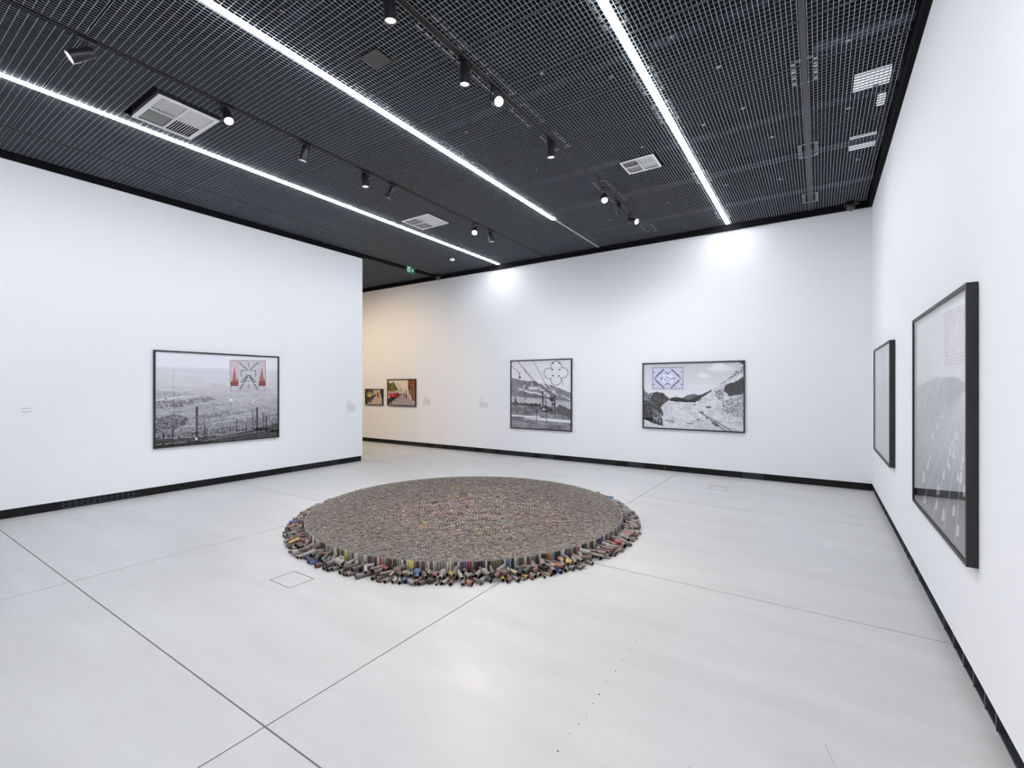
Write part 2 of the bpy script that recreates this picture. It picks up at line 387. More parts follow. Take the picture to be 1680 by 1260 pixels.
# galvanised hanging brackets beside each rail, just above the mesh
def bracket():
    m = MB()
    for s in (-1, 1):
        for k in range(4):
            y = -.16+k*.105; m.box(s*.085-.014, y-.036, 0, s*.085+.014, y+.036, .003)
            m.box(s*.085-.017, y+.034, -.001, s*.085+.017, y+.041, .012)
    for y in (-.19, .19): m.box(-.10, y-.006, 0, .10, y+.006, .006)
    return m.mesh('rail_bracket', 'galv2')
bme = bracket(); GB = 'galvanised brackets holding the ceiling rails'
for x, ysb in ((-.11, (3.2, 5.0, 6.7, 8.4)), (-2.56, (2.85, 3.25, 3.62, 4.2, 4.82, 6.3, 6.75, 8.4)), (-1.33, (3.35, 4.35, 4.95, 6.75, 8.4)), (-4.955, (1.05, 1.5, 3.05, 3.35, 4.3, 4.9, 6.75)),
               (-3.745, (1.3, 3.1, 4.3, 4.9, 6.2, 8.3)), (-7.4, (1.5, 3.1, 4.9, 6.7, 8.3)), (-6.18, (3.1, 4.9, 6.8))):
    for y in ysb: link('rail_bracket', bme, ceil, (x, y, ZC+BH+.004))
cl = MB().box(-.012, -.018, 0, .012, .018, .006).box(-.02, -.004, -.004, .02, .004, .01).mesh('mesh_clip', 'galv2')
for x, y in ((-1.0, 3.9), (-.75, 4.5), (-1.05, 5.4), (-.65, 5.3), (-.45, 6.1), (-1.1, 7.2), (-.45, 7.4), (.2, 4.75), (.45, 5.6), (.25, 5.9), (.4, 7.3), (-1.75, 5.5), (-1.6, 4.1), (-2.1, 3.7), (-1.95, 7.4),
             (-3.1, 5.3), (-3.3, 4.1), (-3.4, 2.0), (-4.4, 1.7), (-4.3, 2.7), (-4.5, 4.6), (-3.0, 7.6), (-5.5, 1.55), (-5.6, 2.9), (-5.5, 5.2), (-6.7, 2.2), (-6.9, 4.0), (-6.8, 5.9), (-7.9, 2.6), (-7.9, 4.4)):
    link('mesh_clip', cl, ceil, (x, y, ZC+BH))

# ------------------------------------------------------------------ lights: LED strips
for x, y0, y1, yend, lb in ((-1.32, YF+.3, YB-.05, None, 'bright linear ceiling light nearest the right wall'), (-3.745, YF+.3, 7.0, YB-.05, 'middle bright linear ceiling light with a dark unlit end'),
                      (-6.18, YF+.3, YB-.05, None, 'bright linear ceiling light nearest the left partition')):
    t = thing('linear_light', lb, 'ceiling light', (x, 0, ZC), 'linear ceiling lights')
    ye = yend or y1
    MB().box(-.030, y0, .0, -.027, ye, .04).box(.027, y0, .0, .030, ye, .04).box(-.027, y0, .035, .027, ye, .04).box(-.028, ye, -.008, .028, ye+.004, .04).obj('housing', 'rail', t)
    MB().box(-.0265, y0+.01, -.013, .0265, y1-(0 if yend else .09), .01).obj('diffuser', 'led', t)
    if yend: MB().box(-.009, y1+.01, -.004, .009, yend-.01, .01).obj('unlit_diffuser', 'led_off', t)
# track rails
for x, mt, w_, lb in ((-4.97, 'track', .018, 'thin dark track rail carrying the left row of spotlights'), (-2.56, 'track', .018, 'thin dark track rail carrying the right row of spotlights'),
                  (-.11, 'rail', .022, 'empty grey double rail in the ceiling nearest the right wall'), (-7.4, 'track', .010, 'empty narrow dark rail above the left partition')):
    t = thing('track_rail', lb, 'track rail', (x, 0, ZC), 'track rails in the ceiling')
    MB().box(-w_, YF+.3, .004, w_, YB-.05, .03).box(-w_, YF+.3, -.003, -w_+.008, YB-.05, .004).box(w_-.008, YF+.3, -.003, w_, YB-.05, .004).obj('rail_body', mt, t)
    if x == -.11: MB().box(-.002, YF+.3, -.002, .002, YB-.05, .004).obj('centre_web', mt, t)

# ------------------------------------------------------------------ spotlights
mB = MB(); mB.sweep([(0, 0, 0), (0, 0, .008), (0, 0, .115)], [.040, .045, .045], 20); body_me = mB.mesh('body', 'spot', True)
mB = MB(); mB.sweep([(0, 0, .112), (0, 0, .175)], [.048, .048], 20, ri=.041, dmax=.012); snoot_me = mB.mesh('snoot', 'spot', True)
def disc_me(name, m, z, r, n=20): return MB().poly([(r*math.cos(2*math.pi*k/n), r*math.sin(2*math.pi*k/n), z) for k in range(n)]).mesh(name, m)
lens_on = disc_me('lens', 'lens', .166, .0395); lens_dim = disc_me('lens', 'lens_dim', .166, .0395)
for me in (body_me, snoot_me): me.shade_smooth()
for me in (body_me, snoot_me):
    try: me.set_sharp_from_angle(angle=.6)
    except Exception: pass
TA, TB = -4.97, -2.56
SP = [  # track x, y, (right, forward, up) aim, bright lens, label, energy, warm, cone deg, aim point override
    (TA, 1.26, (-.62, -.50, -.60), 1, 'black spotlight at the top left corner, aimed left with a lit face', .6, 0),
    (TA, 2.33, (.45, -.35, -.85), 1, 'black spotlight beside the large square air vent, tilted right', 1, 0),
    (TA, 3.20, (-.28, .10, -.95), 0, 'black spotlight tilted left, third on the left rail', 1, 0),
    (TA, 4.05, (.06, .0, -1), 0, 'black spotlight pointing straight down, fourth on the left rail', 1, 1),
    (TA, 4.52, (-.42, .10, -.9), 0, 'black spotlight tilted left, fifth on the left rail, before the middle air vent', 1, 0),
    (TA, 6.40, (.0, -.75, -.65), 1, 'black spotlight with a glowing white lens near the left rail end', 2.4, 1),
    (TA, 6.85, (.25, .10, -.95), 0, 'black spotlight pointing down, last on the left rail', 1.2, 2),
    (TB, 2.30, (.05, .10, -1), 0, 'large black spotlight cut by the top edge of the picture', .2, 1),
    (TB, 3.15, (.0, .05, -1), 0, 'black spotlight pointing straight down, second on the right rail', .6, 1),
    (TB, 3.62, (.25, -.80, -.52), 1, 'black spotlight with the brightest lens, facing the viewer', 1, 0),
    (TB, 4.70, (.05, .05, -1), 0, 'black spotlight pointing straight down in the middle of the right rail', 1.0, 1),
    (TB, 6.30, (-.10, -.70, -.70), 1, 'black spotlight with a lit round lens, facing the viewer, before the last pair', 1.6, 1),
    (TB, 6.85, (.30, .15, -.95), 0, 'black spotlight tilted right between two lit ones on the right rail', 1.6, 2),
    (TB, 7.45, (.50, -.75, -.42), 1, 'lit spotlight at the far end of the right rail', 1, 0)]
for x, y, (a, f, u), on, lb, en, warm in SP:
    d = Vector((a*RT[0]+f*FW[0], a*RT[1]+f*FW[1], u)).normalized()
    t = thing('spotlight', lb, 'spotlight', (x, y, ZC), 'black track spotlights')
    child_box('track_adapter', 'spot', t, -.017, -.06, -.022, .017, .06, -.003)
    drop = .085 if u < -.8 else .12
    piv = Vector((0, 0, -drop)); back = piv-d*.045
    side = d.cross(Vector((0, 0, 1)));  side = side.normalized() if side.length > .1 else Vector((RT[0], RT[1], 0))
    m = MB(); q = side*.052
    m.sweep([(0, 0, -.02), (q.x, q.y, -.035), (q.x, q.y, -drop)], [.008, .009, .009], 8)
    m.sweep([(q.x, q.y, -drop), tuple(piv+side*.04)], [.012, .012], 8); m.obj('yoke', 'spot', t)
    rot = d.to_track_quat('Z', 'Y').to_euler()
    for nm, me in (('body', body_me), ('snoot', snoot_me), ('lens', lens_on if on else lens_dim)):
        o = link(nm, me, t, back); o.rotation_euler = rot
    li = bpy.data.lights.new('lamp', 'SPOT'); li.energy = SPOT_W*en; li.shadow_soft_size = .03
    li.spot_size = math.radians((70, 60, 130)[warm]); li.spot_blend = .8
    li.color = (1, .86, .70) if warm == 1 else (.90, .94, 1)
    lo = bpy.data.objects.new('lamp', li); COL.objects.link(lo); lo.parent = t; lo.location = back+d*.178
    lo.rotation_euler = (-d).to_track_quat('Z', 'Y').to_euler()
# warm lamps of the next room (out of view beyond the partition) washing the back wall
for k, (x, y, tx) in enumerate(((-10.4, 5.6, -10.0), (-12.6, 5.6, -12.2), (-11.2, 3.0, -11.5), (-9.2, 5.9, -9.0))):
    li = bpy.data.lights.new('warm_lamp', 'SPOT'); li.energy = (230, 230, 100, 90)[k]; li.color = (1, .78, .55); li.spot_size = math.radians(95); li.spot_blend = .9; li.shadow_soft_size = .06
    lo = bpy.data.objects.new('warm_lamp', li); COL.objects.link(lo); lo.location = (x, y, ZC-.1)
    lo.rotation_euler = (Vector((x, y, ZC-.1))-Vector((tx, 3 if k == 2 else 8.9, 1.6))).to_track_quat('Z', 'Y').to_euler()

# ------------------------------------------------------------------ ceiling cassettes, speaker, detectors, exit sign
def slat_me(L, ww, tilt, ax):
    m = MB(); c, s = math.cos(tilt)*ww/2, math.sin(tilt)*ww/2; t_ = .0016
    if ax == 'x': pts = [(0, -c, -s), (0, c, s)]; e = Vector((L, 0, 0))
    else: pts = [(-c, 0, -s), (c, 0, s)]; e = Vector((0, L, 0))
    p, q = Vector(pts[0]), Vector(pts[1]); n = e.cross(q-p).normalized()*t_
    V = [p-n, p-n+e, q-n+e, q-n, p+n, p+n+e, q+n+e, q+n]
    return m.add(V, BOXF).mesh('slat', 'white_metal')
def cassette(v, lb, tilt_sgn, n=9):
    x0, y0, x1, y1 = v; W_, H_ = x1-x0, y1-y0; z = ZC-.045 if n == 9 else ZC-.012
    t = thing('air_vent', lb, 'air vent', (x0, y0, z), 'square ceiling air vents')
    bd = .035 if n == 9 else .028; cb = .010
    m = MB().box(0, 0, 0, W_, bd, .012).box(0, H_-bd, 0, W_, H_, .012).box(0, bd, 0, bd, H_-bd, .012).box(W_-bd, bd, 0, W_, H_-bd, .012)
    m.box(W_/2-cb, bd, .001, W_/2+cb, H_-bd, .012).box(bd, H_/2-cb, .0015, W_/2-cb, H_/2+cb, .0115).box(W_/2+cb, H_/2-cb, .0015, W_-bd, H_/2+cb, .0115)
    m.obj('frame', 'white_metal', t)
    MB().box(.002, .002, .012, .008, H_-.002, .14).box(W_-.008, .002, .012, W_-.002, H_-.002, .14).box(.008, .002, .012, W_-.008, .008, .14).box(.008, H_-.008, .012, W_-.008, H_-.002, .14).box(.008, .008, .13, W_-.008, H_-.008, .14).obj('casing', 'vent_dark', t)
    quads = [(bd, bd, W_/2-cb, H_/2-cb, 'y', -.75), (W_/2+cb, bd, W_-bd, H_/2-cb, 'x', -.85), (bd, H_/2+cb, W_/2-cb, H_-bd, 'x', .7), (W_/2+cb, H_/2+cb, W_-bd, H_-bd, 'y', .8)]
    for a, b_, c_, d_, ax, tl in quads:
        L = (c_-a) if ax == 'x' else (d_-b_); span = (d_-b_) if ax == 'x' else (c_-a)
        me = slat_me(L-.004, span/n*1.15, tl*tilt_sgn, ax)
        for k in range(n):
            p = (k+.5)*span/n
            link('slat', me, t, (a+.002, b_+p, .022) if ax == 'x' else (a+p, b_+.002, .022))
cassette(VENTS[0], 'largest white square louvred air vent, beside the left linear light', 1)
cassette(VENTS[1], 'white square louvred air vent far along the left rail', 1, 8)
cassette(VENTS[2], 'small white square louvred air vent between the right rail and the right linear light', 1, 7)
t = thing('ceiling_speaker', 'dark grey square box set in the mesh beside the middle linear light', 'ceiling box', (SPK[0], SPK[1], ZC-.012))
MB().box(.0, .0, 0, .2, .18, .008).obj('cover', 'grey_box', t); child_box('housing', 'black', t, .008, .008, .008, .192, .172, .09)
t = thing('smoke_detector', 'small white dome detector in the mesh above the passage', 'detector', (-6.80, 7.93, ZC))
MB().sweep([(0, 0, 0), (0, 0, .03)], [.095, .095], 20).obj('recess_ring', 'black', t)
MB().sweep([(0, 0, 0), (0, 0, -.012), (0, 0, -.035), (0, 0, -.045)], [.06, .058, .045, .02], 20).obj('dome', 'white_metal', t, smooth=True)
for x, lb in ((-8.02, 'small dark camera at the top of the back wall near the passage'), (.405, 'small dark camera in the top corner beside the right wall')):
    t = thing('security_camera', lb, 'camera', (x, YB-.16, ZC), 'small ceiling cameras')
    MB().box(-.05, -.02, -.02, .05, .10, .0).sweep([(0, 0, -.0), (0, 0, -.09)], [.018, .022], 10).obj('mount', 'black', t)
    MB().sweep([(0, 0, -.07), (0, 0, -.10), (0, 0, -.13), (0, 0, -.15)], [.05, .058, .05, .02], 14).obj('camera_head', 'grey_box', t, smooth=True)
    MB().sweep([(-.09, 0, -.06), (.10, 0, -.05)], [.016, .016], 8).obj('arm', 'grey_box', t)
# exit sign
t = thing('exit_sign', 'green emergency exit sign with running figure and down arrow', 'exit sign', (XL+.06, 7.8, ZC))
MB().box(0, 0, -.14, .02, .26, .012).obj('sign_panel', 'green', t)
def flat(pts, name='pictogram', m='sign_white', xx=.0215): MB().poly([(xx, p[0], p[1]) for p in pts]).obj(name, m, t)
flat([(.02, -.125), (.02, -.005), (.115, -.005), (.115, -.125)], 'door_symbol')
for pl in ([(.055, -.03), (.07, -.03), (.07, -.045), (.055, -.045)], [(.05, -.05), (.08, -.055), (.075, -.085), (.055, -.085)], [(.03, -.06), (.05, -.055), (.05, -.065), (.032, -.075)],
           [(.08, -.06), (.10, -.075), (.095, -.083), (.075, -.068)], [(.055, -.083), (.045, -.118), (.055, -.12), (.067, -.085)], [(.066, -.083), (.095, -.105), (.09, -.115), (.06, -.09)]):
    flat(pl, 'running_figure', 'green', .0225)
flat([(.18, -.02), (.195, -.02), (.195, -.09), (.18, -.09)], 'arrow'); flat([(.15, -.07), (.16, -.06), (.1875, -.09), (.215, -.06), (.225, -.07), (.1875, -.118)], 'arrow')

# ------------------------------------------------------------------ framed photographs: prints painted as flat colour, right wall ones with glass reflection mixed in
class Paint:
    def __init__(s, W_, H_, quad, seed):
        s.W, s.H = W_, H_; s.rs = np.random.default_rng(seed)
        s.img = np.zeros((H_, W_, 3)); s.U, s.V = np.meshgrid((np.arange(W_)+.5)/W_, (np.arange(H_)+.5)/H_)
        A = []; B = []
        for (x, y), (u, v) in zip(quad, ((0, 0), (1, 0), (1, 1), (0, 1))):
            A.append([x, y, 1, 0, 0, 0, -u*x, -u*y]); B.append(u); A.append([0, 0, 0, x, y, 1, -v*x, -v*y]); B.append(v)
        h = np.linalg.solve(np.array(A, float), np.array(B, float)); s.Hm = np.append(h, 1).reshape(3, 3)
        Hi = np.linalg.inv(s.Hm); q = Hi @ np.stack([s.U.ravel(), s.V.ravel(), np.ones(s.U.size)])
        s.X = (q[0]/q[2]).reshape(s.U.shape); s.Y = (q[1]/q[2]).reshape(s.U.shape)       # reference coordinates of each print point
        s.px = abs(quad[1][0]-quad[0][0])/W_
    def noise(s, sx, sy=None, oct=4):
        sy = sy or sx; o = np.zeros((s.H, s.W)); amp = 1; tot = 0
        for k in range(oct):
            gx, gy = int(sx*2**k)+2, int(sy*2**k)+2; g_ = s.rs.random((gy, gx))
            a = s.U*(gx-1.001); b_ = s.V*(gy-1.001); i = a.astype(int); j = b_.astype(int); fa = a-i; fb = b_-j
            fa = fa*fa*(3-2*fa); fb = fb*fb*(3-2*fb)
            o += amp*((g_[j, i]*(1-fa)+g_[j, i+1]*fa)*(1-fb)+(g_[j+1, i]*(1-fa)+g_[j+1, i+1]*fa)*fb); tot += amp; amp *= .6
        return o/tot
    def set(s, mask, col, a=1.):
        if np.isscalar(col) or isinstance(col, np.ndarray): col = (col,)*3
        m = np.clip(mask*a, 0, 1)[..., None]; c = np.stack([np.broadcast_to(np.asarray(q, float), (s.H, s.W)) for q in col], -1)
        s.img = s.img*(1-m)+c*m
    def poly(s, pts, jig=0):
        X, Y = s.X, s.Y
        if jig: X = X+(s.noise(40)-.5)*jig; Y = Y+(s.noise(40)-.5)*jig
        ins = np.zeros(X.shape, bool); n = len(pts)
        for i in range(n):
            (xa, ya), (xb, yb) = pts[i], pts[(i+1) % n]
            if ya == yb: continue
            c = ((ya > Y) != (yb > Y)) & (X < (xb-xa)*(Y-ya)/(yb-ya)+xa); ins ^= c
        return ins.astype(float)
    def line(s, a, b_, wd):
        ax, ay = a; bx, by = b_; dx, dy = bx-ax, by-ay; L = dx*dx+dy*dy+1e-9
        t_ = np.clip(((s.X-ax)*dx+(s.Y-ay)*dy)/L, 0, 1); d = np.hypot(s.X-ax-t_*dx, s.Y-ay-t_*dy)
        return np.clip((wd/2-d)/s.px+.5, 0, 1)
    def ell(s, cx, cy, rx, ry, soft=.1):
        d = np.hypot((s.X-cx)/rx, (s.Y-cy)/ry); return np.clip((1-d)/soft+.5, 0, 1)
def hom_pt(quad, u, v):  # bilinear helper inside a quad
    (a, b_, c_, d_) = [np.array(q, float) for q in quad]; return tuple((a*(1-u)+b_*u)*(1-v)+(d_*(1-u)+c_*u)*v)

def art_mine():
    p = Paint(420, 320, [(180, 108), (1495, 178), (1495, 1032), (180, 1160)], 1)
    n = p.noise(6, 10, 5); f = .5*p.noise(60, 80, 2)+.5*p.noise(150, 140, 1); f = (f-.5)*1.5+.5; st = p.noise(8, 60, 4); v = p.V
    p.img[:] = (np.interp(v, [0, .15, .17, .35, .45, .6, .8, 1], [.95, .94, .88, .83, .77, .68, .60, .48])+(.01+.40*np.clip(v-.12, 0, 1))*(st-.5)+(.03+.7*np.clip(v-.35, 0, 1))*(f-.5))[..., None]
    p.set(p.poly([(180, 540), (520, 560), (860, 640), (500, 600), (180, 625)], 30), .66+.3*(f-.5), .7)
    p.set(p.poly([(180, 660), (520, 640), (760, 600), (820, 640), (430, 720), (180, 740)], 40), .50+.6*(f-.5), .75)
    p.set(p.poly([(180, 840), (420, 800), (560, 850), (430, 960), (180, 1010)], 60), .36+.6*(f-.5), .85)
    p.set(p.poly([(560, 850), (760, 790), (1100, 760), (900, 860), (700, 900)], 50), .50+.6*(f-.5), .6)
    p.set(p.poly([(180, 1000), (700, 930), (1495, 760), (1495, 930), (700, 1040), (180, 1080)], 40), .48+.6*(f-.5), .5)
    p.set(p.line((180, 645), (420, 612), 12)+p.line((420, 612), (650, 592), 10), .93, .9)
    for a, b_ in (((700, 700), (980, 660)), ((760, 770), (1150, 700)), ((180, 800), (600, 720)), ((560, 900), (1100, 800)), ((800, 900), (1495, 770))): p.set(p.line(a, b_, 8), .8, .5)
    p.set(p.ell(995, 640, 15, 13)+p.ell(1240, 645, 10, 6), .97)
    p.set(p.line((790, 685), (860, 690), 7)+p.line((905, 672), (950, 660), 5)+p.line((1040, 795), (1130, 770), 7), .3, .8)
    fg = p.poly([(180, 1075), (600, 1055), (1000, 1000), (1300, 940), (1495, 890), (1495, 1100), (180, 1200)], 25)
    p.set(fg, .22+.5*(f-.5)); p.set(p.line((180, 1130), (520, 1100), 8)+p.line((850, 1035), (1230, 960), 12)+p.line((700, 1085), (1495, 950), 5), .75, .8)
    for x, y0, y1, w_ in ((630, 725, 1085, 24), (1275, 725, 1040, 18), (1230, 760, 945, 7), (1055, 850, 990, 8), (1340, 800, 930, 9), (1373, 815, 1000, 13), (715, 900, 1060, 12), (370, 960, 1135, 13),
                          (270, 1000, 1135, 16), (1160, 920, 1035, 9), (985, 930, 1020, 8), (1440, 880, 980, 9), (740, 950, 1050, 7), (320, 1020, 1110, 6), (900, 940, 1010, 5), (535, 1010, 1070, 5), (585, 1005, 1065, 5), (445, 1020, 1080, 5), (860, 960, 1020, 5), (1190, 910, 960, 4), (1320, 940, 1010, 7)):
        p.set(p.line((x, y0), (x, y1), w_), .13, .92)
    for k in range(9): p.set(p.line((622, 745+k*38), (640, 760+k*38), 6), .6, .5)
    p.set(p.line((650, 920), (718, 878), 7)+p.line((1255, 780), (1275, 735), 6)+p.line((1205, 762), (1240, 760), 5)+p.line((180, 1060), (620, 1000), 4)+p.line((640, 985), (1270, 900), 4)+p.line((1280, 900), (1495, 850), 4), .25, .8)
    p.set(p.ell(625, 1065, 14, 14), .92); p.set(p.ell(295, 628, 16, 7), .35, .8)
    p.set(p.poly([(975, 200), (1367, 208), (1370, 543), (975, 548)]), .90, .8)
    for a, b_ in (((993, 210), (1075, 487)), ((1290, 218), (1362, 487))):
        p.set(p.poly([a, (b_[0], a[1]), b_, (a[0], b_[1])]), (.84, .77, .78))
        w_ = b_[0]-a[0]; cx = a[0]+w_*.5; Yt = 265 if a[0] < 1100 else 280; n2 = p.noise(90)
        red = (.60+.2*(n2-.5), .30+.2*(n2-.5), .24+.15*(n2-.5))
        p.set(p.poly([(cx, Yt), (cx+5, 320), (cx+18, 400), (cx+24, 440), (cx+w_*.42, 400), (cx+w_*.5, 440), (cx+w_*.5, 487), (cx-w_*.5, 487), (cx-w_*.5, 440), (cx-26, 440), (cx-18, 380), (cx-5, 320)]), red)
        p.set(p.poly([(cx-w_*.5, 448), (cx+w_*.5, 448), (cx+w_*.5, 487), (cx-w_*.5, 487)]), (.52, .22, .16))
        p.set(p.poly([(cx-10, 360), (cx+8, 360), (cx+14, 430), (cx-14, 430)]), (.72, .52, .48), .6)
    gl_ = 0
    for x in np.arange(1075, 1294, 18): gl_ = gl_+p.line((x, 215), (x, 540), 2.6)
    for y in np.arange(215, 545, 18): gl_ = gl_+p.line((1075, y), (1290, y), 2.6)
    for y in (487, 505, 523): gl_ = gl_+p.line((990, y), (1362, y), 2.6)
    for x in list(range(993, 1075, 18))+list(range(1290, 1362, 18)): gl_ = gl_+p.line((x, 487), (x, 540), 2.6)
    p.set(np.clip(gl_, 0, 1), .35, .75)
    st_ = 0
    def stair(a, b_, n_):
        m = 0
        for k in range(n_):
            xa, ya = a[0]+(b_[0]-a[0])*k/n_, a[1]+(b_[1]-a[1])*k/n_; xb, yb = a[0]+(b_[0]-a[0])*(k+1)/n_, a[1]+(b_[1]-a[1])*(k+1)/n_
            m = m+p.line((xa, ya), (xb, ya), 6)+p.line((xb, ya), (xb, yb), 6)
        return m
    st_ = stair((1078, 232), (1168, 318), 5)+stair((1286, 236), (1198, 322), 5)+stair((1085, 520), (1172, 375), 6)+stair((1285, 520), (1196, 375), 6)+stair((1100, 440), (1160, 370), 3)+stair((1265, 440), (1205, 370), 3)
    st_ = st_+p.line((1172, 372), (1196, 372), 6)+p.line((1183, 235), (1183, 282), 6)+p.line((1183, 468), (1183, 512), 6)+p.line((1105, 318), (1105, 388), 5)+p.line((1260, 318), (1260, 388), 5)+p.line((1105, 318), (1150, 318), 5)+p.line((1215, 318), (1260, 318), 5)+p.line((1150, 432), (1215, 432), 5)
    p.set(np.clip(st_, 0, 1), .12)
    p.set(np.clip(p.line((990, 209), (1364, 216), 4)+p.line((1364, 216), (1364, 538), 4)+p.line((1364, 538), (990, 541), 4)+p.line((990, 541), (990, 209), 4), 0, 1), (.4, .25, .25))
    for k in range(20): p.set(p.ell(995+k*19, 202+k*.3, 3, 3, .5), .3, .7)
    for k in range(15): p.set(p.ell(980, 220+k*22, 3, 3, .5), .3, .7)
    p.img *= np.array([.985, .97, 1.0]); return p
def art_cable():
    p = Paint(260, 300, [(152, 187), (932, 166), (932, 1103), (152, 1073)], 2)
    f = .5*p.noise(50, 50, 2)+.5*p.noise(120, 130, 1); n = p.noise(8, 14, 4)
    p.img[:] = np.interp(p.Y, [160, 500], [.88, .92])[..., None]
    p.set(p.poly([(152, 408), (240, 425), (330, 452), (470, 452), (520, 487), (600, 488), (700, 510), (800, 552), (932, 612), (932, 820), (152, 760)], 14), .50+.25*(n-.5)+.1*(f-.5))
    for a, b_, w_ in (((330, 500), (315, 540), 22), ((262, 560), (430, 610), 26), ((400, 545), (520, 545), 40), ((520, 545), (640, 640), 34), ((560, 490), (770, 650), 20), ((620, 488), (720, 590), 14), ((700, 590), (932, 700), 14), ((420, 470), (430, 500), 16), ((450, 600), (640, 660), 22)):
        p.set(np.clip(p.line(a, b_, w_)*((n > .42)*.7+.3), 0, 1), .86)
    p.set(p.poly([(152, 600), (400, 615), (560, 640), (640, 690), (932, 760), (932, 700), (932, 830), (152, 680)], 10), .47+.2*(n-.5), .6)
    p.set(p.poly([(152, 655), (640, 690), (932, 720), (932, 850), (152, 770)], 12), .74+.3*(n-.5)+.2*(f-.5))
    p.set(p.poly([(152, 740), (500, 770), (932, 820), (932, 1120), (152, 1100)], 14), .50+.35*(n-.5)+.35*(f-.5))
    p.set(p.poly([(152, 735), (520, 760), (520, 790), (152, 765)], 34), .27, .9)
    p.set(p.poly([(740, 790), (800, 755), (932, 840), (932, 930), (740, 880)], 50), .30+.2*(f-.5), .9)
    p.set(p.poly([(530, 800), (600, 770), (700, 830), (740, 900), (560, 860)], 30), .3, .8)
    for c_ in (208, 475, 530, 282): p.set(p.poly([(c_, 650 if c_ == 208 else 735), (c_+18, 740 if c_ == 208 else 775), (c_-18, 740 if c_ == 208 else 775)], 8), .2)
    p.set(p.line((152, 912), (520, 930), 20)+p.line((340, 945), (932, 985), 34), .93, .95); p.set(p.line((152, 938), (520, 945), 8), .28, .7)
    p.set(p.poly([(152, 950), (300, 950), (932, 1010), (932, 1120), (152, 1100)], 12), .52+.3*(n-.5)+.3*(f-.5)); p.set(p.line((180, 960), (480, 1020), 16)+p.line((480, 1030), (700, 1045), 10), .3, .6)
    for a, b_, w_ in (((565, 600), (568, 770), 16), ((605, 705), (605, 800), 9), ((718, 640), (725, 880), 22), ((690, 690), (690, 870), 10), ((485, 820), (485, 1000), 7), ((612, 850), (612, 1008), 8), ((545, 590), (640, 580), 8), ((545, 590), (560, 620), 6), ((640, 580), (570, 620), 4)):
        p.set(p.line(a, b_, w_), .2, .9)
    p.set(p.ell(685, 695, 26, 26)+p.ell(720, 672, 16, 18)+p.ell(712, 760, 22, 20), .14); p.set(p.ell(580, 828, 20, 10), .95)
    for a, b_ in (((232, 185), (562, 565)), ((236, 185), (520, 560)), ((440, 180), (648, 570)), ((152, 243), (262, 345))): p.set(p.line(a, b_, 5.5), .22, .85)
    p.set(p.ell(264, 402, 15, 16)+p.ell(262, 352, 8, 10)+p.line((262, 350), (262, 400), 5)+p.ell(515, 572, 9, 8), .1)
    C4 = ((740, 257), (650, 350), (822, 343), (738, 437))
    inside = 0; ring = 0
    for cx, cy in C4:
        inside = np.maximum(inside, p.ell(cx, cy, 64, 64, .03)); ring = np.maximum(ring, p.ell(cx, cy, 74, 74, .03))
    core = p.poly([(690, 300), (790, 300), (790, 392), (690, 392)]); inside = np.maximum(inside, core); ring = np.maximum(ring, core)
    dots = (np.sin(np.arctan2(p.Y-345, p.X-738)*46) > -.35)*.75+.2
    p.set(ring*dots, (.13, .20, .17)); p.set(inside, (.92, .94, .93))
    gl_ = 0
    for k in range(-8, 9): gl_ = gl_+p.line((738+k*17, 190), (738+k*17, 505), 1.8)+p.line((590, 345+k*17), (890, 345+k*17), 1.8)
    p.set(np.clip(gl_, 0, 1)*inside, (.6, .66, .62), .4)
    for q in ((700, 380), (772, 385), (785, 300), (690, 300), (700, 215), (780, 215)): p.set(p.ell(*q, 11, 10, .3), .1, .9)
    p.set(p.line((808, 415), (824, 470), 5)+p.line((824, 470), (818, 525), 6), (.35, .4, .36), .9); p.img *= np.array([.985, .97, 1.0]); return p
